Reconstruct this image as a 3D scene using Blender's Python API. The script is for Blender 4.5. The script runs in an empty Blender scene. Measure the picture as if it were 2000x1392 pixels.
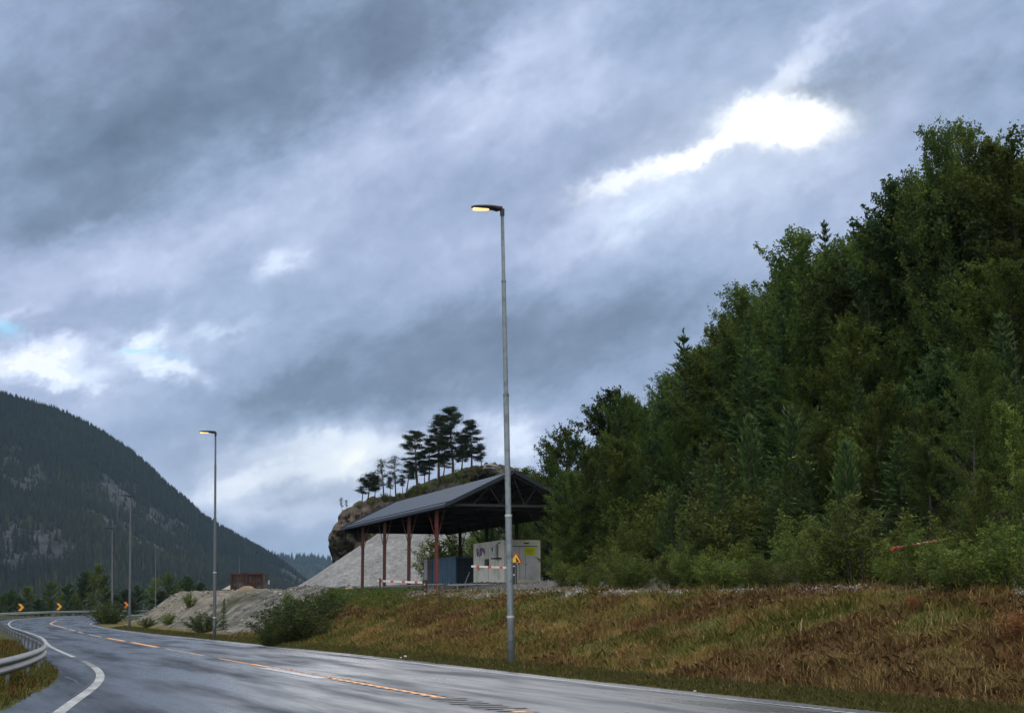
import bpy, math, random
import numpy as np
from mathutils import Vector, Matrix
R = math.radians
sc = bpy.context.scene
COL = sc.collection

# ------------------------------------------------------------------ camera
CAM = np.array([0.0, 0.0, 1.4])
PITCH, ROLL, FPX = math.atan(492/3000), R(0.3), 3000.0
_f = np.array([0, math.cos(PITCH), math.sin(PITCH)])
_u0 = np.array([0, -math.sin(PITCH), math.cos(PITCH)])
_r0 = np.array([1.0, 0, 0])
_r = _r0*math.cos(ROLL) - _u0*math.sin(ROLL)
_u = _u0*math.cos(ROLL) + _r0*math.sin(ROLL)
camd = bpy.data.cameras.new('camera'); camo = bpy.data.objects.new('camera', camd); COL.objects.link(camo)
camd.sensor_width = 36; camd.lens = 36*FPX/2000; camd.clip_start = 0.1; camd.clip_end = 30000
m = Matrix(((_r[0], _u[0], -_f[0]), (_r[1], _u[1], -_f[1]), (_r[2], _u[2], -_f[2]))).to_4x4()
m.translation = Vector(CAM); camo.matrix_world = m
sc.camera = camo
def ray(px, py):
    d = _f*FPX + _r*(px-1000) + _u*(696-py)
    return d/np.linalg.norm(d)
def at(px, py, Y):
    d = ray(px, py); return CAM + d*(Y/d[1])
def pxof(p):
    v = np.asarray(p, float)-CAM
    w = v@_f
    return 1000+FPX*(v@_r)/w, 696-FPX*(v@_u)/w
# ------------------------------------------------------------------ view
sc.view_settings.view_transform = 'Standard'; sc.view_settings.look = 'None'
sc.view_settings.exposure = 0.25; sc.view_settings.gamma = 1.0
sc.render.engine = 'CYCLES'
sc.cycles.max_bounces = 6; sc.cycles.diffuse_bounces = 2; sc.cycles.glossy_bounces = 2
sc.cycles.transmission_bounces = 3; sc.cycles.transparent_max_bounces = 4; sc.cycles.volume_bounces = 0
sc.cycles.caustics_reflective = False; sc.cycles.caustics_refractive = False
# ------------------------------------------------------------------ sun
SUNPX = (1530, 235)
sd = ray(*SUNPX)
SUN_AZ, SUN_EL = math.atan2(sd[0], sd[1]), math.asin(sd[2])
sl_ = bpy.data.lights.new('sun', 'SUN'); sl_.energy = 0.5; sl_.angle = R(40); sl_.color = (1.0, 0.96, 0.9)
so = bpy.data.objects.new('sun', sl_); COL.objects.link(so)
so.rotation_euler = Vector(-sd).to_track_quat('-Z', 'Y').to_euler()

# ------------------------------------------------------------------ node helper
class E:
    def __init__(s, nt, v): s.nt, s.v = nt, v
    def _m(s, op, *a):
        n = s.nt.nodes.new('ShaderNodeMath'); n.operation = op
        for i, q in enumerate((s,)+a):
            q = q.v if isinstance(q, E) else q
            if isinstance(q, (int, float)): n.inputs[i].default_value = q
            else: s.nt.links.new(q, n.inputs[i])
        return E(s.nt, n.outputs[0])
    def __add__(s, o): return s._m('ADD', o)
    def __sub__(s, o): return s._m('SUBTRACT', o)
    def __mul__(s, o): return s._m('MULTIPLY', o)
    def clamp(s, a=0.0, b=1.0): return s._m('MAXIMUM', a)._m('MINIMUM', b)
def vmath(nt, op, a, b=None, out=0):
    n = nt.nodes.new('ShaderNodeVectorMath'); n.operation = op
    for i, q in enumerate((a, b)):
        if q is None: continue
        if isinstance(q, (tuple, list)): n.inputs[i].default_value = q
        else: nt.links.new(q, n.inputs[i])
    return n.outputs[out]
def noise(nt, vec, scale, detail=4, rough=0.55, dist=0.0, out=0, dim='3D'):
    n = nt.nodes.new('ShaderNodeTexNoise'); n.noise_dimensions = dim
    n.inputs['Scale'].default_value = scale; n.inputs['Detail'].default_value = detail
    n.inputs['Roughness'].default_value = rough; n.inputs['Distortion'].default_value = dist
    nt.links.new(vec, n.inputs['Vector'])
    return n.outputs[out]
def ramp(nt, fac, stops, interp='LINEAR'):
    n = nt.nodes.new('ShaderNodeValToRGB'); n.color_ramp.interpolation = interp
    el = n.color_ramp.elements
    while len(el) < len(stops): el.new(0.5)
    for e, (p, c) in zip(el, stops):
        e.position = p; e.color = (*c, 1) if len(c) == 3 else c
    nt.links.new(fac.v if isinstance(fac, E) else fac, n.inputs[0])
    return n.outputs[0]
def mixc(nt, fac, a, b, mode='MIX'):
    n = nt.nodes.new('ShaderNodeMix'); n.data_type = 'RGBA'; n.blend_type = mode
    for i, q in ((0, fac), (6, a), (7, b)):
        q = q.v if isinstance(q, E) else q
        if isinstance(q, (int, float)): n.inputs[i].default_value = q
        elif isinstance(q, (tuple, list)): n.inputs[i].default_value = (*q, 1) if len(q) == 3 else q
        else: nt.links.new(q, n.inputs[i])
    return n.outputs[2]
def lin(r, g, b):
    f = lambda c: (c/255/12.92) if c/255 <= 0.04045 else ((c/255+0.055)/1.055)**2.4
    return (f(r), f(g), f(b))

# ------------------------------------------------------------------ world: nishita sky behind a broken overcast, laid out by compass direction
world = bpy.data.worlds.new('World'); sc.world = world; world.use_nodes = True
nt = world.node_tree; nt.nodes.clear()
out = nt.nodes.new('ShaderNodeOutputWorld')
tc = nt.nodes.new('ShaderNodeTexCoord')
sep = nt.nodes.new('ShaderNodeSeparateXYZ'); nt.links.new(tc.outputs['Generated'], sep.inputs[0])
gx, gy, gz = (E(nt, sep.outputs[i]) for i in range(3))
az = gx._m('ARCTAN2', gy); el = gz._m('ARCSINE')
cmb = nt.nodes.new('ShaderNodeCombineXYZ'); nt.links.new(az.v, cmb.inputs[0]); nt.links.new(el.v, cmb.inputs[1])
AE = cmb.outputs[0]
# rotated frame so that the streaks climb towards the right
rot = nt.nodes.new('ShaderNodeVectorRotate'); rot.rotation_type = 'Z_AXIS'; rot.inputs['Angle'].default_value = -R(24)
nt.links.new(AE, rot.inputs['Vector'])
st = vmath(nt, 'MULTIPLY', rot.outputs[0], (1.0, 1.75, 1.0))
# warp
w1 = vmath(nt, 'SUBTRACT', noise(nt, st, 6.0, 6, 0.58, out=1), (0.5, 0.5, 0.5))
w2 = vmath(nt, 'SUBTRACT', noise(nt, st, 26.0, 5, 0.6, out=1), (0.5, 0.5, 0.5))
W = vmath(nt, 'ADD', AE, vmath(nt, 'MULTIPLY', w1, (0.075, 0.05, 0)))
w3 = vmath(nt, 'SUBTRACT', noise(nt, AE, 75.0, 5, 0.65, out=1), (0.5, 0.5, 0.5))
W = vmath(nt, 'ADD', W, vmath(nt, 'MULTIPLY', w2, (0.045, 0.034, 0)))
W = vmath(nt, 'ADD', W, vmath(nt, 'MULTIPLY', w3, (0.016, 0.014, 0)))
def blob(acc, px, py, su, sv, ang, amp, power=1.0, W=W):
    d = ray(px, py); a0, e0 = math.atan2(d[0], d[1]), math.asin(d[2])
    c, s_ = math.cos(R(ang)), math.sin(R(ang)); k = 3040.0
    v = vmath(nt, 'SUBTRACT', W, (a0, e0, 0))
    p = E(nt, vmath(nt, 'DOT_PRODUCT', v, (c*k/su, s_*k/su, 0), 1))
    q = E(nt, vmath(nt, 'DOT_PRODUCT', v, (-s_*k/sv, c*k/sv, 0), 1))
    x = q._m('MULTIPLY_ADD', q, p*p)
    if power != 1.0: x = x._m('POWER', power)
    g = (x*-1.0)._m('EXPONENT')
    return g._m('MULTIPLY_ADD', amp, acc)
SKYBLOBS = [
 # px, py, su, sv, angle(ccw), amplitude
 (330, 130, 560, 200, 12, -0.30), (180, 330, 240, 110, 30, -0.16), (560, 190, 330, 110, 30, -0.12), (120, 430, 160, 45, 20, -0.10),
 (850, 40, 260, 90, 18, -0.16), (40, 60, 150, 80, 0, 0.04),
 (980, 140, 160, 70, 55, 0.26), (780, 260, 260, 60, 22, 0.14), (1150, 60, 120, 90, 60, 0.17), (1080, 200, 120, 60, 20, 0.10),
 (1220, 215, 160, 60, 20, -0.10), (1290, 25, 120, 40, 10, -0.10), (1560, 110, 200, 24, 38, 0.18), (1210, 280, 110, 35, 20, -0.12),
 (1680, 130, 160, 60, 20, -0.16), (1950, 100, 220, 120, 20, -0.14), (1690, 230, 60, 40, 0, -0.16), (1560, 170, 60, 18, 10, -0.18),
 (1750, 30, 160, 40, 15, 0.06), (1740, 230, 110, 40, 10, 0.06),
 (1420, 350, 260, 60, 15, 0.20), (1220, 385, 130, 55, 20, 0.16), (1100, 470, 200, 40, 22, 0.12), (1620, 360, 160, 70, 10, 0.02), (1350, 480, 260, 70, 10, 0.06),
 (600, 370, 260, 50, 18, 0.10), (330, 470, 260, 50, 15, 0.16), (550, 490, 60, 32, 35, 0.34), (250, 540, 160, 30, 15, 0.14), (60, 520, 120, 50, 20, 0.10),
 (430, 520, 60, 30, 20, -0.06), (740, 500, 220, 50, 14, 0.02), (640, 570, 260, 30, 20, -0.02),
 (1180, 620, 330, 75, 8, -0.20), (850, 640, 260, 60, 14, -0.16), (700, 750, 330, 60, 10, -0.28), (950, 760, 220, 50, 8, -0.15), (480, 800, 160, 30, 10, -0.10), (1150, 700, 160, 60, 10, -0.10),
 (300, 655, 46, 30, 20, 0.52), (60, 705, 110, 30, 0, 0.40), (170, 735, 60, 22, 0, 0.25), (330, 718, 60, 20, -20, 0.45), (200, 700, 180, 40, 0, 0.22), (430, 655, 70, 18, 10, 0.26), (130, 730, 60, 16, -15, 0.3), (30, 610, 60, 14, 20, 0.2),
 (140, 600, 150, 26, 10, -0.06), (130, 655, 70, 16, 0, -0.12), (330, 760, 220, 26, 8, 0.04), (130, 800, 200, 40, 0, 0.02),
 (680, 885, 140, 60, 10, 0.32), (700, 915, 45, 30, 0, 0.22), (450, 985, 90, 40, 0, 0.16), (520, 930, 200, 40, 10, 0.20), (900, 850, 260, 22, 6, 0.14), (1010, 875, 60, 50, 30, 0.40), (560, 870, 160, 14, 12, 0.12),
 (580, 935, 280, 60, 8, 0.07), (985, 885, 110, 55, 14, 0.05), (430, 995, 120, 50, 6, 0.10), (600, 1010, 200, 34, 0, 0.16), (420, 960, 110, 20, 14, 0.12), (520, 985, 130, 14, 8, -0.12), (600, 1060, 160, 18, 0, -0.06), (460, 860, 120, 16, 8, 0.06),
]
n1 = E(nt, noise(nt, st, 7.0, 8, 0.56, 0.4))
n2 = E(nt, noise(nt, st, 22.0, 7, 0.6, 0.3))
n3 = E(nt, noise(nt, vmath(nt, 'ADD', AE, (3.1, 1.7, 0)), 60.0, 5, 0.6))
acc = (n1-0.5)*0.50 + 0.46
bil = ((E(nt, noise(nt, vmath(nt, 'ADD', st, (2.3, 5.1, 0)), 13.0, 7, 0.62, 0.2))-0.5)*2.0)._m('ABSOLUTE')
acc = acc + (n2-0.5)*0.30 + (n3-0.5)*0.16 + (bil-0.16)*0.20
for b in SKYBLOBS: acc = blob(acc, *b)
L = (acc-0.5)*0.90+0.505
cloud = ramp(nt, L, [(0.0, lin(96, 110, 134)), (0.18, lin(116, 132, 158)), (0.34, lin(138, 155, 184)), (0.5, lin(160, 174, 204)),
                     (0.66, lin(184, 196, 224)), (0.82, lin(214, 224, 246)), (0.93, lin(222, 231, 249)), (1.0, lin(238, 243, 252))])
# teal / violet drift of the grey
hue = E(nt, noise(nt, vmath(nt, 'ADD', st, (9.0, 4.0, 0)), 5.0, 4, 0.5))
cloud = mixc(nt, ((hue-0.38)*3.0).clamp(), cloud, mixc(nt, 1.0, cloud, (0.95, 1.01, 0.99), 'MULTIPLY'))
# paler, warmer cloud low over the horizon
low = blob(E(nt, 0.0), 640, 930, 330, 110, 8, 1.0)
cloud = mixc(nt, (low*0.7).clamp(), cloud, mixc(nt, 1.0, cloud, (1.10, 1.03, 0.90), 'MULTIPLY'))
# bright break in the cloud round the sun
W3 = vmath(nt, 'ADD', AE, vmath(nt, 'MULTIPLY', w2, (0.020, 0.020, 0)))
W3 = vmath(nt, 'ADD', W3, vmath(nt, 'MULTIPLY', w3, (0.018, 0.016, 0)))
sb = blob(E(nt, 0.0), 1525, 238, 116, 43, -3, 1.05, 1.5, W3)
sb = blob(sb, 1370, 302, 100, 20, 24, 0.72, 1.2, W3)
sb = blob(sb, 1220, 352, 95, 16, 16, 0.46, 1.0, W3)
sb = blob(sb, 1500, 250, 240, 100, 12, 0.14, 1.0)
sb = blob(sb, 1545, 150, 70, 22, 42, 0.22, 1.0, W3)
cloud = mixc(nt, sb.clamp(0, 1.2).__mul__(0.95).clamp(), cloud, (1.35, 1.36, 1.36))
# blue gaps where the nishita sky shows
sky = nt.nodes.new('ShaderNodeTexSky'); sky.sky_type = 'NISHITA'; sky.sun_disc = False
sky.sun_elevation = SUN_EL; sky.sun_rotation = SUN_AZ; sky.air_density = 1.0; sky.dust_density = 0.6
blue = mixc(nt, 1.0, sky.outputs[0], (0.10, 0.13, 0.15), 'MULTIPLY')
gap = blob(E(nt, 0.0), 268, 687, 36, 6, 4, 0.9, 1.2, W3)
gap = blob(gap, 12, 645, 34, 13, -20, 0.8, 1.2, W3)
gap = blob(gap, 330, 700, 30, 9, 0, 0.35, 1.2, W3)
cloud = mixc(nt, (gap*0.75).clamp(), cloud, mixc(nt, 0.25, lin(120, 205, 240), blue))
# behind and above the viewer the unseen sky is made brighter and neutral to light front faces
back = ((gy*-1.0+0.55)*0.9).clamp(); up_ = ((gz-0.55)*2.0).clamp()
bk = (back+up_).clamp()
cloud = mixc(nt, bk*0.85, cloud, ramp(nt, L, [(0.2, (1.15, 1.15, 1.13)), (0.8, (1.75, 1.70, 1.60))]))
bg = nt.nodes.new('ShaderNodeBackground'); nt.links.new(cloud, bg.inputs[0]); bg.inputs[1].default_value = 1.0
nt.links.new(bg.outputs[0], out.inputs[0])
world.cycles.sampling_method = 'MANUAL'; world.cycles.sample_map_resolution = 512
# ------------------------------------------------------------------ numpy noise
def _h(ix, iy, seed):
    n = (ix.astype(np.int64)*374761393 + iy.astype(np.int64)*668265263 + seed*1442695041) & 0xffffffff
    n = ((n ^ (n >> 13))*1274126177) & 0xffffffff
    n = n ^ (n >> 16)
    return (n & 0xffff)/32767.5-1.0
def vn(x, y, seed=0):
    x = np.asarray(x, float); y = np.asarray(y, float)
    ix, iy = np.floor(x), np.floor(y); fx, fy = x-ix, y-iy
    fx = fx*fx*(3-2*fx); fy = fy*fy*(3-2*fy)
    a, b, c, d = _h(ix, iy, seed), _h(ix+1, iy, seed), _h(ix, iy+1, seed), _h(ix+1, iy+1, seed)
    return (a*(1-fx)+b*fx)*(1-fy)+(c*(1-fx)+d*fx)*fy
def fbm(x, y, scale=1.0, octv=4, seed=0, gain=0.5):
    t, a, s = 0, 1.0, 0
    for i in range(octv):
        t = t + a*vn(x/scale, y/scale, seed+i*17); s += a; a *= gain; scale *= 0.5
    return t/s
def sm(t):
    t = np.clip(t, 0, 1); return t*t*(3-2*t)
# ------------------------------------------------------------------ object helpers
def tag(o, label=None, cat=None, group=None, kind=None):
    if label: o['label'] = label
    if cat: o['category'] = cat
    if group: o['group'] = group
    if kind: o['kind'] = kind
    return o
def empty(name, loc=(0, 0, 0), rz=0.0, **k):
    o = bpy.data.objects.new(name, None); o.location = loc; o.rotation_euler = (0, 0, rz); COL.objects.link(o)
    o.empty_display_size = 0.3
    return tag(o, **k)
def npmesh(name, V, F, mat=None, parent=None, smooth=False, attrs=None, uv=None):
    V = np.ascontiguousarray(V, dtype=np.float32)
    me = bpy.data.meshes.new(name)
    if isinstance(F, np.ndarray):
        n, k = F.shape
        me.vertices.add(len(V)); me.vertices.foreach_set('co', V.ravel())
        me.loops.add(n*k); me.loops.foreach_set('vertex_index', F.astype(np.int32).ravel())
        me.polygons.add(n); me.polygons.foreach_set('loop_start', np.arange(0, n*k, k, dtype=np.int32))
        me.update(calc_edges=True)
    else:
        me.from_pydata([tuple(v) for v in V.tolist()], [], F); me.update()
    if attrs:
        for an, (ty, arr) in attrs.items():
            at_ = me.attributes.new(an, ty, 'POINT')
            arr = np.ascontiguousarray(arr, dtype=np.float32)
            at_.data.foreach_set('color' if ty == 'FLOAT_COLOR' else 'value', arr.ravel())
    if uv is not None:
        l = me.uv_layers.new(name='UVMap')
        idx = np.empty(len(me.loops), dtype=np.int32); me.loops.foreach_get('vertex_index', idx)
        l.data.foreach_set('uv', np.ascontiguousarray(uv[idx], dtype=np.float32).ravel())
    if smooth: me.polygons.foreach_set('use_smooth', np.ones(len(me.polygons), dtype=bool))
    me.validate()
    if mat: me.materials.append(mat)
    o = bpy.data.objects.new(name, me); COL.objects.link(o)
    if parent: o.parent = parent
    return o
class MB:
    def __init__(s): s.v, s.f = [], []
    def add(s, vs, fs):
        n = len(s.v); s.v += [tuple(map(float, p)) for p in vs]; s.f += [tuple(n+i for i in f) for f in fs]
        return s
    def box(s, c, size, rz=0.0, M=None):
        hx, hy, hz = size[0]/2, size[1]/2, size[2]/2
        P = [(x, y, z) for x in (-hx, hx) for y in (-hy, hy) for z in (-hz, hz)]
        if rz: cs, sn = math.cos(rz), math.sin(rz); P = [(x*cs-y*sn, x*sn+y*cs, z) for x, y, z in P]
        if M is not None: P = [tuple(M @ Vector(p)) for p in P]
        P = [(p[0]+c[0], p[1]+c[1], p[2]+c[2]) for p in P]
        return s.add(P, [(0, 1, 3, 2), (4, 6, 7, 5), (0, 4, 5, 1), (2, 3, 7, 6), (0, 2, 6, 4), (1, 5, 7, 3)])
    def tube(s, pts, rad, n=8, cap=True):
        pts = [np.array(p, float) for p in pts]
        if np.isscalar(rad): rad = [rad]*len(pts)
        rings = []
        for i, p in enumerate(pts):
            d = pts[min(i+1, len(pts)-1)]-pts[max(i-1, 0)]
            if np.linalg.norm(d) < 1e-9: d = pts[-1]-pts[0]
            d = d/(np.linalg.norm(d)+1e-12)
            a = np.cross(d, (0, 0, 1.0)) if abs(d[2]) < 0.9 else np.cross(d, (0, 1.0, 0))
            a /= np.linalg.norm(a); b = np.cross(d, a)
            rings.append([p+rad[i]*(a*math.cos(2*math.pi*k/n)+b*math.sin(2*math.pi*k/n)) for k in range(n)])
        base = [q for r in rings for q in r]
        fs = [(i*n+k, i*n+(k+1) % n, (i+1)*n+(k+1) % n, (i+1)*n+k) for i in range(len(pts)-1) for k in range(n)]
        if cap: fs += [tuple(range(n-1, -1, -1)), tuple((len(pts)-1)*n+k for k in range(n))]
        return s.add(base, fs)
    def bar(s, a, b, w, h=None):
        h = h or w; a = np.array(a, float); b = np.array(b, float); d = b-a; d /= np.linalg.norm(d)
        x = np.cross(d, (0, 0, 1.0)) if abs(d[2]) < 0.95 else np.cross(d, (0, 1.0, 0))
        x /= np.linalg.norm(x); y = np.cross(x, d)
        P = [p+sx*x*w/2+sy*y*h/2 for p in (a, b) for sx, sy in ((-1, -1), (1, -1), (1, 1), (-1, 1))]
        return s.add(P, [(0, 1, 2, 3), (7, 6, 5, 4), (0, 4, 5, 1), (1, 5, 6, 2), (2, 6, 7, 3), (3, 7, 4, 0)])
    def build(s, name, mat, parent=None, smooth=False, bevel=0.0):
        me = bpy.data.meshes.new(name); me.from_pydata(s.v, [], s.f); me.update()
        import bmesh
        bm = bmesh.new(); bm.from_mesh(me); bmesh.ops.recalc_face_normals(bm, faces=bm.faces)
        if bevel: bmesh.ops.bevel(bm, geom=list(bm.edges), offset=bevel, segments=1, affect='EDGES')
        bm.to_mesh(me); bm.free()
        if smooth:
            for p in me.polygons: p.use_smooth = True
        me.materials.append(mat)
        o = bpy.data.objects.new(name, me); COL.objects.link(o)
        if parent: o.parent = parent
        return o
# ------------------------------------------------------------------ materials
def newmat(name):
    m = bpy.data.materials.new(name); m.use_nodes = True
    nt = m.node_tree; b = nt.nodes['Principled BSDF']
    return m, nt, b
def objco(nt, which='Object'):
    return nt.nodes.new('ShaderNodeTexCoord').outputs[which]
def bump(nt, b, h, strength=0.3, dist=0.05):
    n = nt.nodes.new('ShaderNodeBump'); n.inputs['Strength'].default_value = strength; n.inputs['Distance'].default_value = dist
    nt.links.new(h.v if isinstance(h, E) else h, n.inputs['Height']); nt.links.new(n.outputs[0], b.inputs['Normal'])
def simple(name, col, rough=0.6, metal=0.0, var=0.25, nscale=6.0, dirt=None, dirtamt=0.4, dscale=1.5, spec=0.5, bmp=0.0):
    m, nt, b = newmat(name)
    co = objco(nt)
    n = E(nt, noise(nt, co, nscale, 5, 0.6))
    dark = tuple(c*(1-var) for c in col); lite = tuple(min(1, c*(1+var)) for c in col)
    c = ramp(nt, n, [(0.3, dark), (0.7, lite)])
    if dirt:
        d = E(nt, noise(nt, co, dscale, 6, 0.65))
        c = mixc(nt, ((d-0.5)*5.0+dirtamt).clamp(), c, dirt)
    nt.links.new(c, b.inputs['Base Color'])
    b.inputs['Roughness'].default_value = rough; b.inputs['Metallic'].default_value = metal
    b.inputs['Specular IOR Level'].default_value = spec
    if bmp: bump(nt, b, n, bmp, 0.02)
    return m
def attr(nt, name, out='Fac'):
    a = nt.nodes.new('ShaderNodeAttribute'); a.attribute_name = name; return a.outputs[out]
def leafmat(name, c0, c1, c2, trans=0.35, rough=0.55, hv=0.12):
    """albedo from a per-leaf tint, slightly different from plant to plant"""
    m, nt, b = newmat(name)
    t = attr(nt, 'tint')
    c = ramp(nt, t, [(0.0, c0), (0.55, c1), (1.0, c2)])
    oi = nt.nodes.new('ShaderNodeObjectInfo'); r = E(nt, oi.outputs['Random'])
    hs = nt.nodes.new('ShaderNodeHueSaturation')
    nt.links.new((r*(hv*0.12)+(0.5-hv*0.03)).v, hs.inputs['Hue']); nt.links.new((r*hv*4+(1-hv*2)).v, hs.inputs['Value'])
    nt.links.new(c, hs.inputs['Color'])
    nt.links.new(hs.outputs[0], b.inputs['Base Color']); b.inputs['Roughness'].default_value = rough
    b.inputs['Specular IOR Level'].default_value = 0.14
    tr = nt.nodes.new('ShaderNodeBsdfTranslucent'); nt.links.new(hs.outputs[0], tr.inputs[0])
    mx = nt.nodes.new('ShaderNodeMixShader'); mx.inputs[0].default_value = trans
    nt.links.new(b.outputs[0], mx.inputs[1]); nt.links.new(tr.outputs[0], mx.inputs[2])
    nt.links.new(mx.outputs[0], nt.nodes['Material Output'].inputs[0])
    return m
# ------------------------------------------------------------------ road plan
def zroad(y): return 0.75*sm((np.asarray(y, float)-80)/180)
def ground_hit(px, py):
    d = ray(px, py); Y = 40.0
    for _ in range(60):
        z = float(zroad(Y)); Y2 = (z-1.4)/d[2]*d[1] if d[2] < -1e-5 else 400
        Y = 0.5*Y+0.5*min(max(Y2, 5), 400)
    return d[0]/d[1]*Y, Y
def line_from(pts, pre, post):
    P = [ground_hit(*p) for p in pts]
    P = [q for q in pre]+P+[q for q in post]
    P = np.array(sorted(P, key=lambda q: q[1])); return P
def smooth_fn(P, k=5.0):
    yy = np.arange(-40, 420, 1.0); xx = np.interp(yy, P[:, 1], P[:, 0])
    # extrapolate the near end along its first slope
    s0 = (P[2, 0]-P[0, 0])/(P[2, 1]-P[0, 1]); mk = yy < P[0, 1]; xx[mk] = P[0, 0]+s0*(yy[mk]-P[0, 1])
    w = np.minimum(k, 1.0+np.maximum(yy, 0)/14)
    o = xx.copy()
    for i, y in enumerate(yy):
        g = np.exp(-0.5*((yy-y)/w[i])**2); o[i] = (g*xx).sum()/g.sum()
    o[:6] = xx[:6]; o[-12:] = xx[-12:]
    return lambda y: np.interp(y, yy, o)
PR = line_from([(1660, 1392), (1500, 1373), (1250, 1346), (1000, 1318), (750, 1287), (500, 1260.5), (390, 1248), (260, 1234.5), (195, 1225)], [], [(-39.6, 145), (-45.0, 172), (-54, 215), (-58, 260), (-54, 330), (-34, 400)])
PL = line_from([(120, 1392), (130, 1371), (177, 1352), (205, 1321), (192, 1302.6), (177, 1296), (132.6, 1278), (93.6, 1261)], [], [(-25.0, 83), (-34.6, 110), (-39.2, 122), (-46.7, 144), (-52.6, 163), (-57.0, 178), (-63, 215), (-65.5, 260), (-62, 330), (-42, 405)])
PC = line_from([(995, 1386), (872, 1363), (647, 1323.5), (500, 1298), (390, 1279), (260, 1254.5), (169, 1238)], [], [(-33.8, 118), (-43.2, 145), (-51.2, 175), (-58.7, 215), (-61.8, 260), (-58, 330), (-38, 402)])
PA = line_from([(0, 1388), (61, 1357), (83, 1345), (111, 1333), (129, 1322), (111, 1306), (87, 1289)], [], [(-17.2, 55), (-26.2, 83), (-35.8, 110), (-40.4, 122), (-47.9, 144), (-53.8, 163), (-58.2, 178), (-64.4, 215), (-66.8, 260), (-63.3, 330), (-43.3, 406)])
xr, xl, xc, xa = smooth_fn(PR), smooth_fn(PL), smooth_fn(PC), smooth_fn(PA)
def cosr(f, y):
    s = (f(y+1.0)-f(y-1.0))/2.0; return 1/np.sqrt(1+s*s)
EDGE = 0.5                                     # asphalt beyond the right white line
# shed frame
SU = np.array([-0.325, 0.946]); SV = np.array([0.946, 0.325]); S0 = np.array([-4.35, 88.0])
def Fline(y): return np.interp(y, [-40, 10, 25, 36, 60, 85, 105, 130, 200], [24, 17, 14.2, 12.2, 7.8, 3.2, 2.4, 3.5, 8])
def slopeW(y): return np.interp(y, [0, 30, 60, 70, 95, 110, 120], [8.5, 8.5, 8.0, 7.0, 6.5, 5.0, 5.0])
def terr(x, y, detail=True):
    x = np.asarray(x, float); y = np.asarray(y, float)
    zr = zroad(y)
    s = (x-xr(y))*cosr(xr, y)-EDGE
    sl = (xa(y)-x)*cosr(xa, y)
    P = np.interp(y, [0, 45, 70, 88, 104, 120], [1.75, 1.85, 2.08, 2.34, 2.45, 2.6])
    vv = (x-S0[0])*SV[0]+(y-S0[1])*SV[1]
    P = P+0.5*sm((vv-0.8)/3.0)*sm((y-70)/16)
    t = np.clip((s-0.9)/slopeW(y), 0, 1)
    prof = 0.35*sm(t)+0.65*np.minimum(1, t**0.92)
    end = 1-sm((y-(115+1.9*np.maximum(s, 0)))/14)
    zR = zr+0.03*sm(s/0.5)+(P-zr)*prof*end
    dF = (x-Fline(y))*0.97
    hill = 0.60*np.maximum(0, dF-1)+0.25*sm(dF/3)
    hill = 30*(1-np.exp(-hill/30))*(1-sm((y-135)/60))
    zR = zR+np.where(s > 3, hill, 0)
    drop = 0.10*sm(sl/1.2)+1.2*sm((sl-2)/16)*(1-sm((y-90)/50))
    zL = zr-drop+0.02
    z = np.where(s > 0, zR, np.where(sl > 0, zL, zr))
    inside = np.minimum(-s, -sl)
    z = np.where(inside > 0, zr-0.09*sm(inside/0.45), z)
    far = sm((np.hypot(x, y)-350)/500)
    z = z*(1-far)+far*(-0.5)
    if detail:
        k = sm((s-0.8)/2)*end*(t < 1.01)
        rock = rockw(x, y, s)
        z = z+k*(0.13*fbm(x, y, 2.6, 4, 3)+0.05*fbm(x, y, 0.8, 2, 9))*(1-rock)
        # outcrop: slanting ribs of bare rock
        a = R(-32); q = x*math.cos(a)+y*math.sin(a)*0.5
        rib = 1-np.abs(fbm(q, y*0.25+x*0.1, 3.4, 4, 21))*2
        z = z+rock*sm((s-0.8)/2.0)*(0.55*rib*sm((s-0.8)/5)+0.42*fbm(x, y, 5.0, 5, 5, .6)+0.22*fbm(x*1.4, y*0.5, 1.2, 4, 14, .6)-0.25)
        z = z+sm((sl-1)/6)*0.12*fbm(x, y, 4, 3, 6)
        z = z+sm((dF-1)/4)*0.5*fbm(x, y, 6, 4, 8)
    return z
def rockw(x, y, s):
    w = sm((y-62-3*fbm(x, y, 6, 2, 31))/5)*(1-sm((y-(124+1.9*np.maximum(s, 0)))/10))*sm((s-1.3)/1.2)*(1-sm((s-15)/5))
    w = w*(1-sm((x+11.3+1.2*fbm(x, y, 3, 3, 33))/1.6)*(1-sm((y-98)/8)))
    return np.clip(w, 0, 1)
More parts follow.
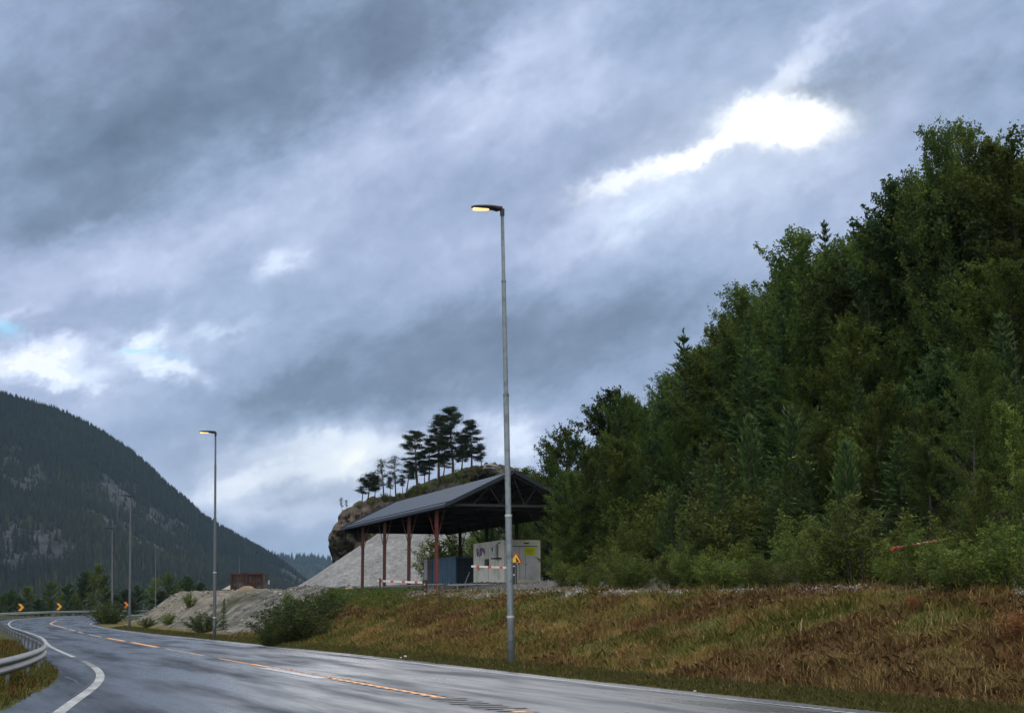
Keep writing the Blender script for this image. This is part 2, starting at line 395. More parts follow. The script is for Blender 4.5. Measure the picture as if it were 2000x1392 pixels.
def bankcolor(x, y):
    """albedo of the turf: mown green, straw, dead brown bracken; shared by soil and blades"""
    a = fbm(x*0.8+y*0.5, y*0.6-x*0.9, 2.6, 5, 41, 0.62); b = fbm(x, y, 1.3, 4, 52, 0.6); c = fbm(x, y, 5.0, 3, 63)
    s = (x-xr(y))*cosr(xr, y)-EDGE
    green = np.array([0.090, 0.094, 0.024]); olive = np.array([0.148, 0.112, 0.036]); straw = np.array([0.29, 0.200, 0.078])
    brown = np.array([0.110, 0.062, 0.032]); rust = np.array([0.175, 0.085, 0.038])
    def mx(A, B, k): return A*(1-k[..., None])+B*k[..., None]
    o = mx(np.broadcast_to(green, x.shape+(3,)), np.broadcast_to(olive, x.shape+(3,)), sm((a+0.25)/0.5))
    o = mx(o, np.broadcast_to(straw, o.shape), sm((b-0.05)/0.35)*0.75)
    o = mx(o, np.broadcast_to(brown, o.shape), sm((a*0.9+c*0.5-0.0-0.02*s/3)/0.30)*0.8)
    o = mx(o, np.broadcast_to(rust, o.shape), sm((b+0.3*a-0.30)/0.15)*0.5)
    verge = (1-sm((s-0.5-0.6*b)/1.0))*(s > -0.2)
    o = mx(o, np.broadcast_to(np.array([0.095, 0.095, 0.032]), o.shape), np.clip(verge, 0, 1)*0.8)
    lush = sm((y-64)/8)*sm((s-5.0)/1.5)*(1-sm((y-100)/10))*(1-sm((x-S0[0]+2-SU[0]*(y-S0[1]))/2))
    o = mx(o, np.broadcast_to(np.array([0.085, 0.115, 0.030]), o.shape), np.clip(lush, 0, 1)*0.8)
    left = (x < xl(y))
    o = np.where(left[..., None], mx(np.broadcast_to(np.array([0.075, 0.085, 0.024]), o.shape), np.broadcast_to(np.array([0.14, 0.085, 0.032]), o.shape), sm((a+0.1)/0.6)), o)
    return o*1.22
# terrain sheet
def axis(segs):
    out_ = []
    for a, b, d in segs: out_ += list(np.arange(a, b, d))
    return np.array(out_)
def grow(a, b, n):  # geometric steps
    t = np.linspace(0, 1, n); return a*(b/a)**t
ysn = np.concatenate([[-9000, -3000, -900, -300, -120, -60, -30], np.arange(-10, 14, 2.0), np.arange(14, 62, 0.28), np.arange(62, 130, 0.45), np.arange(130, 250, 1.5), grow(250, 16000, 40)])
xsn = np.concatenate([-grow(95, 16000, 32)[::-1], np.arange(-94, -60, 2.0), np.arange(-60, -24, 0.6), np.arange(-24, 18, 0.30), np.arange(18, 60, 1.0), grow(60, 16000, 34)])
X, Y = np.meshgrid(xsn, ysn)
Z = terr(X, Y)
V = np.stack([X, Y, Z], -1).reshape(-1, 3)
nx, ny = len(xsn), len(ysn)
i = np.arange(nx*ny).reshape(ny, nx)
F = np.stack([i[:-1, :-1], i[:-1, 1:], i[1:, 1:], i[1:, :-1]], -1).reshape(-1, 4)
S_ = (X-xr(Y))*cosr(xr, Y)-EDGE
rk = rockw(X, Y, S_)
dF_ = (X-Fline(Y))
fs_ = np.clip(S_-slopeW(Y)-0.6+0.7*fbm(X, Y, 1.5, 3, 71), 0, 1)
grav = sm(fs_)*(1-sm((dF_-0.5)/2))*(Y < 135)*(1-rk)
grav = np.where((S_ > 0) & (Y < 58), grav, np.where(Y < 135, sm((S_-slopeW(Y)-0.3)/1.5)*(1-sm((dF_-0.5)/2))*(1-rk*0.5), 0))
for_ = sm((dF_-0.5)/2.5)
col = bankcolor(X, Y)
gn = fbm(X, Y, 1.2, 4, 77)
gcol = np.stack([0.20+0.05*gn, 0.195+0.05*gn, 0.185+0.05*gn], -1)
rn = fbm(X*1.5, Y*0.6, 2.2, 5, 88, 0.6); rn2 = fbm(X, Y, 6, 3, 91)
crk = 1-sm(np.abs(fbm(X*1.1+Y*.25, Y*0.35-X*.2, 1.6, 4, 97))/0.07)
rcol = np.stack([0.285+0.15*rn+0.05*rn2, 0.275+0.145*rn+0.04*rn2, 0.25+0.13*rn+0.02*rn2], -1)*(1-.55*crk[..., None])
moss = sm((fbm(X, Y, 3.5, 5, 95, 0.6)-0.12)/0.14)
rcol = rcol*(1-moss[..., None]*0.75)+np.array([0.075, 0.085, 0.03])*moss[..., None]*0.75
sand = sm((Y-97)/8)*(1-sm((S_-10)/3)); rcol = rcol*(1-0.7*sand[..., None])+np.array([0.36, 0.32, 0.25])*0.7*sand[..., None]
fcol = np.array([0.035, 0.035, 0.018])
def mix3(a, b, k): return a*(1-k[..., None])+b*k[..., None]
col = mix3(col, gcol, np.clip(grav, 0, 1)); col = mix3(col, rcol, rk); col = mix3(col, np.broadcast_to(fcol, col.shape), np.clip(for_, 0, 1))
farc = sm((np.hypot(X, Y)-130)/60)
col = mix3(col, np.broadcast_to(np.array([0.05, 0.062, 0.025]), col.shape), farc*(1-rk))
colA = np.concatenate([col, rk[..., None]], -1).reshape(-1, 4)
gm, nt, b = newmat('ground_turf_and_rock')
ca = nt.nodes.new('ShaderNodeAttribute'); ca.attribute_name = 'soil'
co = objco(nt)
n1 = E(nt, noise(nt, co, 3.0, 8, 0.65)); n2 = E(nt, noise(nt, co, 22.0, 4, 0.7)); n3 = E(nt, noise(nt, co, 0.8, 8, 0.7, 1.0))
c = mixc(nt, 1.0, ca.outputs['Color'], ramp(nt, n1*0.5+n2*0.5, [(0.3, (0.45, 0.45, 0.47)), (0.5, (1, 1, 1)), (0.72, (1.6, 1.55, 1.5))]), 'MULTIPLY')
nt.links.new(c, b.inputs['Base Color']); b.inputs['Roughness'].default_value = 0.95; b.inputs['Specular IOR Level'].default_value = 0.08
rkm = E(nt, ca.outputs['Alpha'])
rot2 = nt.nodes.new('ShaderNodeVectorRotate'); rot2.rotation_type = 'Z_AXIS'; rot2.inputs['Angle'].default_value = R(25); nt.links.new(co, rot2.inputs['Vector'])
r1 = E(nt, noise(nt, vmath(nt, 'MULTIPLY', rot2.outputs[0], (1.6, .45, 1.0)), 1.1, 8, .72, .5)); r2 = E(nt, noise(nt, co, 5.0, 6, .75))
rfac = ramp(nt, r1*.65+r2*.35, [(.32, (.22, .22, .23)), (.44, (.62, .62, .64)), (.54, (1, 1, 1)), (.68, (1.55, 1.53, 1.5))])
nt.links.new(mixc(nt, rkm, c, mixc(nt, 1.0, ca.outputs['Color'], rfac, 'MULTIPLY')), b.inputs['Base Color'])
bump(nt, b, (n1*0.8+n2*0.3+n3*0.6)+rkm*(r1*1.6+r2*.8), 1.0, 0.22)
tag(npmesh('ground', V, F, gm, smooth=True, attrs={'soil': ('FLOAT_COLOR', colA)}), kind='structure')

# ------------------------------------------------------------------ road sheet
ry = np.concatenate([np.arange(-30, 14, 1.0), np.arange(14, 70, 0.5), np.arange(70, 405, 1.5)])
nc = 25
rows = []; uvs = []
arc = np.concatenate([[0], np.cumsum(np.hypot(np.diff(xr(ry)), np.diff(ry)))])
for k, y in enumerate(ry):
    a, b_ = float(xa(y)), float(xr(y)+EDGE/cosr(xr, y))
    tt = np.linspace(0, 1, nc); xx = a+(b_-a)*tt
    wob = 0.05*float(vn(y*1.3, 3.0, 5)); xx[0] += wob; xx[-1] += 0.05*float(vn(y*1.1, 9.0, 6))
    rows.append(np.stack([xx, np.full(nc, y), np.full(nc, float(zroad(y)))], -1))
    uvs.append(np.stack([(xx-b_)*float(cosr(xr, y)), np.full(nc, arc[k])], -1))
V = np.concatenate(rows); UV = np.concatenate(uvs)
i = np.arange(len(ry)*nc).reshape(len(ry), nc)
F = np.stack([i[:-1, :-1], i[:-1, 1:], i[1:, 1:], i[1:, :-1]], -1).reshape(-1, 4)
rm, nt, b = newmat('wet_asphalt')
uvn = objco(nt, 'UV')
strk = vmath(nt, 'MULTIPLY', uvn, (0.8, 0.075, 1.0))
s1 = E(nt, noise(nt, strk, 1.1, 5, 0.6)); s2 = E(nt, noise(nt, strk, 5.0, 4, 0.6)); pt = E(nt, noise(nt, vmath(nt, 'MULTIPLY', uvn, (1.0, 0.22, 1.0)), 0.45, 5, 0.6))
gr = E(nt, noise(nt, uvn, 60.0, 3, 0.8))
sepu = nt.nodes.new('ShaderNodeSeparateXYZ'); nt.links.new(uvn, sepu.inputs[0]); u = E(nt, sepu.outputs[0])
def trk(c0, w): return ((u-c0)*(1/w))._m('POWER', 2.0)
def gau(c0, w):
    q = (u-c0)*(1/w); return (q*q*-1.0)._m('EXPONENT')
wheel = gau(-1.35, 0.35)+gau(-2.95, 0.35)+gau(-5.1, 0.4)+gau(-6.8, 0.4)
c = ramp(nt, s1*0.5+pt*0.3+gr*0.2, [(0.38, (0.009, 0.014, 0.022)), (0.5, (0.016, 0.024, 0.037)), (0.62, (0.026, 0.036, 0.054))])  # reflection streaks of the wet road put into the colour, plus grain
nt.links.new(c, b.inputs['Base Color'])
ro = ((s1*0.75+pt*0.25-0.5)*1.5-wheel*0.09+0.42).clamp(0.24, 0.70)
nt.links.new(ro.v, b.inputs['Roughness']); nt.links.new(((s1-0.5)*-1.8+(pt-0.5)*-0.8+0.31).clamp(0.08, 0.8).v, b.inputs['Specular IOR Level'])
bump(nt, b, gr, 0.22, 0.008)
tag(npmesh('road', V, F, rm, smooth=True, uv=UV), kind='structure')
# ------------------------------------------------------------------ road markings
def offpt(fn, y, off):
    """point on line fn at y moved sideways by off metres (positive right)"""
    s = float((fn(y+1)-fn(y-1))/2); n = math.hypot(1, s)
    return float(fn(y))+off/n, y-off*s/n
def stripe(mb, fn, y0, y1, o0, o1, z=0.006, step=0.6):
    n = max(2, int(abs(y1-y0)/step)+1); ys = np.linspace(y0, y1, n); P = []
    for y in ys:
        a = offpt(fn, y, o0); b = offpt(fn, y, o1)
        P += [(a[0], a[1], float(zroad(a[1]))+z), (b[0], b[1], float(zroad(b[1]))+z)]
    mb.add(P, [(2*k, 2*k+1, 2*k+3, 2*k+2) for k in range(n-1)])
def ypx(fn, px):
    """distance at which line fn crosses picture column px"""
    ys = np.arange(16, 160, 0.1)
    v = [abs(pxof((float(fn(y)), y, float(zroad(y))))[0]-px) for y in ys]
    return float(ys[int(np.argmin(v))])
def paintmat(name, col, worn, amt=0.35, scale=5.0, rough=0.5):
    m, nt, b = newmat(name); co = objco(nt)
    n = E(nt, noise(nt, co, scale, 7, 0.7)); n2 = E(nt, noise(nt, co, 0.9, 4, 0.6))
    k = ((n*0.6+n2*0.4-0.5)*7.0+amt).clamp()
    nt.links.new(mixc(nt, k, col, worn), b.inputs['Base Color']); b.inputs['Roughness'].default_value = rough
    return m
WHITE = paintmat('worn_white_paint', (0.46, 0.47, 0.46), (0.12, 0.125, 0.13), 0.30, 7.0)
ORANGE = paintmat('orange_road_paint', (0.92, 0.40, 0.09), (0.55, 0.25, 0.08), 0.05)
PALEOR = paintmat('pale_orange_paint', (0.55, 0.36, 0.22), (0.20, 0.15, 0.12), 0.4)
WORNW = paintmat('half_gone_white_paint', (0.34, 0.34, 0.33), (0.06, 0.06, 0.06), 0.55, 9.0)
TAR = simple('wet_black_tar', (0.012, 0.012, 0.013), 0.45, var=0.4, nscale=9)
TARR = simple('reddish_black_tar', (0.05, 0.018, 0.012), 0.5, var=0.5, nscale=9)
WETSHEEN = paintmat('painted_wet_sheen', (0.40, 0.42, 0.46), (0.16, 0.17, 0.2), 0.35, 7.0, 0.3)  # pale colour stands in for sky reflected on the wet road
def marking(name, label, fn, segs, mat, cat='road marking', **kw):
    mb = MB()
    for sg in segs: stripe(mb, fn, *sg, **kw)
    return tag(mb.build(name, mat), label, cat, kind='structure')
yr1 = ypx(xr, 1230)
marking('edge_line', 'white edge line along the verge side of the road', xr, [(yr1, 402, -0.06, 0.07)], WHITE)
mb = MB(); y = -5.0
while y < yr1:                                            # ribbed near part
    stripe(mb, xr, y, y+0.13, -0.085, 0.085, 0.008, 0.2); y += 0.26
tag(mb.build('ribbed_edge_line', WHITE), kind='structure')
ya, yb = ypx(xl, 178)+1.0, 49.0
yk = 40.2
marking('edge_line', None, xl, [(-5, 39.5, -0.09, 0.09), (48.0, 402, -0.08, 0.075)], WHITE)
marking('faded_edge_line', None, xl, [(39.6, 44.0, -0.09, 0.09)], WORNW)
marking('tar_patch', None, xl, [(44.1, 47.8, -0.20, 0.02), (26, 41, -0.155, -0.105)], TAR)
seg = lambda p1, p2, o0, o1: (ypx(xc, p1), ypx(xc, p2), o0, o1)
marking('centre_line', None, xc, [(6, ypx(xc, 994), -0.09, 0.09), seg(868, 650, -0.10, 0.06), seg(648, 530, 0.0, 0.10), seg(528, 490, -0.06, 0.08), seg(489, 430, -0.08, -0.01),
         seg(308, 257, -0.11, 0.11), seg(244, 210, -0.11, 0.11), (122, 150, -0.09, 0.10)], ORANGE)
marking('faded_centre_line', None, xc, [seg(398, 322, -0.06, 0.08), seg(199, 172, -0.09, 0.09), seg(163, 152, -0.1, 0.1), seg(146, 134, -0.1, 0.1), seg(130, 119, -0.1, 0.1), seg(115, 104, -0.1, 0.1), (152, 172, -0.1, 0.1), (176, 185, -0.1, 0.1)], PALEOR, z=0.006)
marking('wet_sheen_band', None, xc, [seg(648, 532, -0.34, -0.06)], WETSHEEN)  # painted sheen beside the orange line
marking('tar_seam', None, xc, [seg(488, 414, -0.005, 0.15), seg(400, 322, 0.085, 0.16), seg(320, 309, -0.1, 0.12), seg(256, 246, -0.1, 0.1), seg(180, 168, -0.12, 0.02)], TAR)
rnd = random.Random(4)
mb = MB(); mb2 = MB(); y = ypx(xc, 1100); yend = ypx(xc, 872)
while y < yend:
    w = rnd.uniform(0.16, 0.32); c_ = rnd.uniform(-0.08, 0.08)
    stripe(mb, xc, y, y+rnd.uniform(0.14, 0.24), c_-w, c_+w, 0.010, 0.2); y += 0.42
y = yend
while y < ypx(xc, 540):
    stripe(mb2 if rnd.random() < 0.6 else mb, xc, y, y+rnd.uniform(0.12, 0.26), 0.03, 0.08+rnd.uniform(0.05, 0.15), 0.010, 0.2)
    if y < ypx(xc, 655): stripe(mb, xc, y+0.1, y+0.28, -0.08-rnd.uniform(0.05, 0.14), -0.04, 0.010, 0.2)
    y += 0.55
tag(mb.build('rumble_strip', TAR), kind='structure'); tag(mb2.build('rumble_strip', TARR), kind='structure')
# irregular old seam in the shoulder asphalt
mb = MB(); pts = [ground_hit(*p) for p in [(128, 1321), (137, 1325), (146, 1328), (152, 1334), (160, 1338)]]
for k in range(len(pts)-1):
    a, b_ = pts[k], pts[k+1]; d = np.array([b_[0]-a[0], b_[1]-a[1]]); n_ = np.array([-d[1], d[0]])/np.hypot(*d)*(0.05-0.008*k)
    mb.add([(a[0]-n_[0], a[1]-n_[1], .005), (a[0]+n_[0], a[1]+n_[1], .005), (b_[0]+n_[0]*.8, b_[1]+n_[1]*.8, .005), (b_[0]-n_[0]*.8, b_[1]-n_[1]*.8, .005)], [(0, 1, 2, 3)])
tag(mb.build('asphalt_crack', TAR), kind='structure')

# ------------------------------------------------------------------ metals
GALV = simple('galvanised_steel', (0.13, 0.145, 0.16), 0.55, 0.25, 0.12, 9, dirt=(0.16, 0.17, 0.17), dirtamt=0.2, dscale=3)
GALVP = simple('galvanised_pole', (0.17, 0.205, 0.23), 0.5, 0.45, 0.10, 14, dirt=(0.10, 0.12, 0.13), dirtamt=0.1, dscale=6)
BLACK = simple('black_housing', (0.018, 0.018, 0.02), 0.45, 0, 0.2)
RINGM = simple('bright_ring', (0.55, 0.56, 0.57), 0.4, 0.3, 0.1)

GALVF = simple('darker_far_pole', (0.085, 0.10, 0.115), 0.6, 0.2, 0.10, 14)  # darker copy of the pole steel for the farther posts
# ------------------------------------------------------------------ guardrail
gp = [(-7.1, 10), (-8.1, 20), (-9.25, 28), (-10.6, 34.4), (-12.15, 40.4), (-13.65, 45), (-15.9, 51.7), (-20.4, 64.6), (-25.9, 80), (-31.5, 96), (-37.2, 112), (-43.2, 128), (-49.4, 145), (-58.0, 172), (-61.9, 187), (-66.0, 215), (-68.3, 260), (-66.5, 310), (-62, 340), (-54, 365)]
gp = np.array(gp, float)
tt = np.concatenate([[0], np.cumsum(np.hypot(*np.diff(gp, axis=0).T))]); T_ = np.arange(0, tt[-1], 0.5)
gx_ = np.interp(T_, tt, gp[:, 0]); gy_ = np.interp(T_, tt, gp[:, 1])
ker = np.exp(-0.5*(np.arange(-12, 13)/5.0)**2); ker /= ker.sum()
gxs = np.convolve(np.pad(gx_, 12, 'reflect', reflect_type='odd'), ker, 'valid'); gys = np.convolve(np.pad(gy_, 12, 'reflect', reflect_type='odd'), ker, 'valid')
gz = zroad(gys)-0.18+0.14*sm((gys-70)/40)
rail = empty('guardrail', (float(gxs[30]), float(gys[30]), float(gz[30])), label='long galvanised W-beam guardrail sweeping round the outside of the bend', cat='guardrail')
r0 = np.array(rail.location)
dx = np.gradient(gxs); dy = np.gradient(gys); dn = np.hypot(dx, dy); nxn, nyn = dy/dn, -dx/dn   # normal towards the road (+x side)
prof = [(0.0, .31), (.012, .315), (.05, .285), (.083, .245), (.083, .22), (.05, .185), (.01, .165), (.01, .145), (.05, .125), (.083, .09), (.083, .065), (.05, .025), (.012, -.005), (0, 0)]
V = []; 
for k in range(len(gxs)):
    for o_, h_ in prof:
        V.append((gxs[k]+nxn[k]*(o_+0.06)-r0[0], gys[k]+nyn[k]*(o_+0.06)-r0[1], gz[k]+0.42+h_-r0[2]))
n = len(prof); F = [(k*n+j, k*n+j+1, (k+1)*n+j+1, (k+1)*n+j) for k in range(len(gxs)-1) for j in range(n-1)]
bo = npmesh('beam', np.array(V), F, GALV, rail, smooth=True)
sol = bo.modifiers.new('thickness', 'SOLIDIFY'); sol.thickness = 0.004
mb = MB()
SEAM = simple('dark_seam', (0.06, 0.065, 0.07), 0.6)
for k in range(24, 200, 8):
    q = lambda kk, o_, h_: (gxs[kk]+nxn[kk]*(o_+.064), gys[kk]+nyn[kk]*(o_+.064), gz[kk]+.42+h_)
    a_ = np.array(q(k, 0, 0))
    d_ = np.array([dx[k]/dn[k], dy[k]/dn[k], 0])*0.018
    vs = []
    for o_, h_ in prof[1:-1]:
        c_ = np.array(q(k, o_, h_)); vs += [c_-d_-r0, c_+d_-r0]
    MB().add(vs, [(2*j, 2*j+1, 2*j+3, 2*j+2) for j in range(len(prof)-3)]).build('splice', SEAM, rail)
postmb = MB(); postmb.box((0, 0, -0.06), (0.012, 0.10, 1.40)); postmb.box((0.03, -0.05, -0.06), (0.06, 0.008, 1.40)); postmb.box((0.03, 0.05, -0.06), (0.06, 0.008, 1.40))
p0 = None; far = MB(); cnt = 0; k = 16
step = 8
ks = list(range(16, len(gxs)-1, step))
for k in ks:
    ang = math.atan2(nyn[k], nxn[k])
    zt = float(terr(np.array([gxs[k]]), np.array([gys[k]]))[0])
    loc = Vector((gxs[k]-r0[0], gys[k]-r0[1], gz[k]-r0[2]))
    if cnt < 100:
        if p0 is None: p0 = postmb.build('post', GALV, rail); o = p0
        else: o = p0.copy(); COL.objects.link(o); o.parent = rail
        o.location = loc; o.rotation_euler = (0, 0, ang)
        cnt += 1
    else:
        far.box((loc.x, loc.y, loc.z), (0.06, 0.10, 1.3), ang)
if far.v: tag(far.build('post', GALV, rail), kind='stuff')

# ------------------------------------------------------------------ street lamps
def emis(name, col, st):
    m, nt, b = newmat(name); b.inputs['Base Color'].default_value = (*col, 1)
    b.inputs['Emission Color'].default_value = (*col, 1); b.inputs['Emission Strength'].default_value = st
    return m
LENS = emis('lit_led_lens', (1.0, 0.60, 0.22), 1.5)
def lathe_head(L=0.82, W_=0.30):
    mb = MB(); secs = []
    for t in np.linspace(0, 1, 12):
        w = W_/2*math.sqrt(max(0.02, 1-((t-0.5)/0.5)**2*0.9))*(1 if t > 0.35 else 1-0.35*(0.35-t)/0.35)
        up = 0.045+0.012*math.sin(math.pi*t); dn_ = 0.045+0.05*math.exp(-((t-0.16)/0.10)**2) - 0.02*max(0, t-0.7)/0.3
        if t > 0.92: up *= 0.55; dn_ *= 0.45
        ring = []
        for a in np.linspace(0, 2*math.pi, 12, endpoint=False):
            yy = w*math.copysign(abs(math.cos(a))**0.7, math.cos(a)); zz = (up if math.sin(a) > 0 else dn_)*math.copysign(abs(math.sin(a))**0.7, math.sin(a))
            ring.append((t*L, yy, zz+0.02*t))
        secs.append(ring)
    n = 12; vs = [p for r_ in secs for p in r_]
    fs = [(i_*n+k_, i_*n+(k_+1) % n, (i_+1)*n+(k_+1) % n, (i_+1)*n+k_) for i_ in range(len(secs)-1) for k_ in range(n)]
    fs += [tuple(range(n)), tuple((len(secs)-1)*n+k_ for k_ in range(n))]
    return mb.add(vs, fs)
def lamp(pb, pt, Yd, label, head_ang, lit=True, hs=1.0, rs=1.0, base_z=None):
    """base pixel, top-of-pole pixel, distance"""
    B = at(*pb, Yd); z = float(terr(np.array([B[0]]), np.array([B[1]]))[0]) if base_z is None else base_z
    T = at(*pt, Yd); H = T[2]-z
    root = empty('street_lamp', (B[0], B[1], z), label=label, cat='street lamp', group='street lamps along the road')
    tilt = (T[0]-B[0])/(H)
    ax = lambda h: (tilt*h, 0, h)
    mb = MB(); fr = [-.6, 1.125/10.95*H, 3.5/10.95*H, 6.4/10.95*H, 9.2/10.95*H, H]; rd = [(.088, .088), (.084, .082), (.072, .069), (.058, .055), (.047, .043)]
    pts = []; rr = []
    for q in range(5):
        pts += [ax(fr[q]+(0.0 if q == 0 else 0.02)), ax(fr[q+1])]; rr += [rd[q][0]*rs, rd[q][1]*rs]
    pm_ = GALVP if Yd < 60 else GALVF
    mb.tube(pts, rr, 14); mb.build('pole', pm_, root, smooth=True)
    for q in (1, 2, 3, 4):
        c_ = MB().tube([ax(fr[q]-.02), ax(fr[q]+.035)], [rd[q-1][1]*rs+.006]*2, 14)
        c_.build('collar', RINGM if q in (1, 2) and Yd < 100 else pm_, root)
    if rs <= 1.0 and Yd < 80:
        hb = MB().box((0, 0, 0), (.075, .012, .32)); o = hb.build('hatch', GALV, root, bevel=.003); o.location = (-.02, -.086, .75)
    hd = lathe_head(0.80*hs, 0.34*hs).build('lamp_head', BLACK, root, smooth=True)
    hd.location = (tilt*H, 0, H+.10); hd.rotation_euler = (0, -R(-3.0), head_ang)
    sp = MB().tube([(tilt*H, 0, H-.10), (tilt*H, 0, H+.08)], [.058*rs]*2, 12).build('spigot', BLACK, root)
    if lit:
        l = MB()
        vs = []
        for a in np.linspace(0, 2*math.pi, 20, endpoint=False):
            vs.append((0.56*hs+.21*hs*math.copysign(abs(math.cos(a))**.6, math.cos(a)), .09*hs*math.copysign(abs(math.sin(a))**.7, math.sin(a)), -.052))
        vs2 = [(x_, y_, z_+.06) for x_, y_, z_ in vs]
        l.add(vs+vs2, [tuple(range(20)), tuple(range(39, 19, -1))]+[(q, (q+1) % 20, 20+(q+1) % 20, 20+q) for q in range(20)])
        ln = l.build('lens', LENS, hd)
    return root
HA = math.pi+R(14)
lamp((999, 1290), (981, 414), 38.0, 'tall galvanised lamp post nearest the camera, lit, in front of the open shed', HA)
lamp((419, 1240), (421, 847), 76.0, 'lit lamp post standing before the pale rock outcrop, second nearest', HA+R(8), rs=1.0)
lamp((253, 1226), (255, 970), 112.0, 'unlit lamp post at the foot of the pale rock bank beside the right chevron', HA+R(10), lit=False)
lamp((219, 1222), (219, 1032), 142.0, 'faint unlit lamp post behind the dark roadside bush', HA, lit=False)
lamp((304, 1189), (304, 1060), 258.0, 'distant lamp post behind the far guardrail, left of the rock outcrop', 0.3, lit=False, base_z=0.6)
lamp((468, 1170), (468, 1084), 330.0, 'most distant lamp post, its top showing above the rusty container', 0.3, lit=False, base_z=0.5)

# ------------------------------------------------------------------ chevron signs
YEL = simple('sign_yellow', (0.80, 0.38, 0.02), 0.45, var=0.06); YELO = simple('sign_orange', (0.80, 0.22, 0.02), 0.45, var=0.06)
SBLK = simple('sign_black', (0.015, 0.013, 0.012), 0.5, var=0.1)
def chevron(px, py, Yd, label, mat, w=0.82, h=0.95):
    P = at(px, py, Yd); zg = float(terr(np.array([P[0]]), np.array([P[1]]))[0])
    yaw = math.atan2(-P[0], Yd)*-1*0.6
    root = empty('chevron_sign', (P[0], P[1], zg), rz=R(14), label=label, cat='road sign', group='chevron signs round the bend')
    zc = P[2]-zg
    MB().box((0, .03, zc), (w, .03, h)).build('panel', SBLK, root, bevel=.008)
    a = w/2-.04; b_ = h/2-.03; t_ = w*0.42
    yf, yb_ = -.008, .013
    pts = [(-a, b_), (-a+t_, b_), (a, 0), (-a+t_, -b_), (-a, -b_), (a-t_, 0)]
    vs = [(x_, yf, zc+z_) for x_, z_ in pts]+[(x_, yb_, zc+z_) for x_, z_ in pts]
    MB().add(vs, [(0, 1, 2, 5), (5, 2, 3, 4), (7, 6, 11, 8), (8, 11, 10, 9)]+[(q, (q+1) % 6, 6+(q+1) % 6, 6+q) for q in range(6)]).build('arrow', mat, root)
    MB().tube([(0, .08, -.4), (0, .08, zc+h/2)], .035, 8).build('post', GALV, root)
    return root
chevron(41, 1185.5, 196, 'black sign with yellow right-pointing chevron, leftmost at the bend', YEL)
chevron(115.5, 1184, 212, 'black sign with yellow right-pointing chevron, middle of the three', YEL)
chevron(246.5, 1181, 232, 'orange-yellow right-pointing chevron sign beside the lamp post', YELO)

# ------------------------------------------------------------------ open shed
def sf(u_, v_, z_=0.0):
    p = S0+SU*u_+SV*v_; return np.array([p[0], p[1], z_])
def gz_(x_, y_): return float(terr(np.array([x_]), np.array([y_]), False)[0])
def colmat(name, c_): return simple(name, c_, 0.6, 0.0, 0.3, 7, dirt=(0.05, 0.02, 0.015), dirtamt=0.2, dscale=2.0)
REDN = colmat('rust_red_paint', (0.17, 0.026, 0.016)); REDD = colmat('dark_red', (0.085, 0.020, 0.014)); DKST = simple('dark_steel', (0.012, 0.011, 0.011), .7)
ROOFM, nt, b = newmat('corrugated_roof_sheet'); co = objco(nt)
n1 = E(nt, noise(nt, co, 1.2, 6, 0.6)); n2 = E(nt, noise(nt, vmath(nt, 'MULTIPLY', co, (1, 1, .3)), 7, 4, 0.6))
nt.links.new(ramp(nt, n1*0.6+n2*0.4, [(0.3, (0.026, 0.040, 0.066)), (0.7, (0.046, 0.064, 0.096))]), b.inputs['Base Color']); b.inputs['Roughness'].default_value = 0.62; b.inputs['Specular IOR Level'].default_value = 0.3
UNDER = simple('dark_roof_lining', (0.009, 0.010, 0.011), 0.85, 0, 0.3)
EAVE, SPAN, RISE, SL = 7.30, 6.9, 1.68, 18.0
UN, UF, OV = -3.6, 22.3, 0.55            # near / far overhang, side overhang
shed = empty('open_shed', sf(SL/2, SPAN/2, 2.4), label='open-sided steel shed with grey gable roof on rusty red columns', cat='shed')
so_ = np.array(shed.location)
def loc_(p): return np.array(p)-so_
# corrugated slopes
def slope(sign):
    V = []; nu = 150
    for k in range(nu+1):
        u_ = UN+(UF-UN)*k/nu; c_ = 0.010*(1 if (k//2) % 2 else 0)
        for (v_, z_) in ((SPAN/2, EAVE+RISE), (SPAN/2+sign*(SPAN/2+OV), EAVE-RISE*OV/(SPAN/2))):
            p = loc_(sf(u_, v_, z_+c_)); V.append(p)
    return np.array(V), [(2*k, 2*k+1, 2*k+3, 2*k+2) for k in range(nu)]
for sg in (-1, 1):
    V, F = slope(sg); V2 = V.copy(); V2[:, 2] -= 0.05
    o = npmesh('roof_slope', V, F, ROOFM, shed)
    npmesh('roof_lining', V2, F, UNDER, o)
# fascias
fm = simple('dark_blue_fascia', (0.012, 0.020, 0.036), 0.5, 0, 0.15)
mb = MB()
for u_ in (UN-.02, UF+.02):
    for sg in (-1, 1):
        mb.bar(loc_(sf(u_, SPAN/2, EAVE+RISE-.02)), loc_(sf(u_, SPAN/2+sg*(SPAN/2+OV), EAVE-RISE*OV/(SPAN/2)-.02)), .03, .20)
for sg in (-1, 1):
    e_ = SPAN/2+sg*(SPAN/2+OV+.02); mb.bar(loc_(sf(UN, e_, EAVE-RISE*OV/(SPAN/2)-.04)), loc_(sf(UF, e_, EAVE-RISE*OV/(SPAN/2)-.04)), .03, .16)
mb.build('fascia', fm, shed)
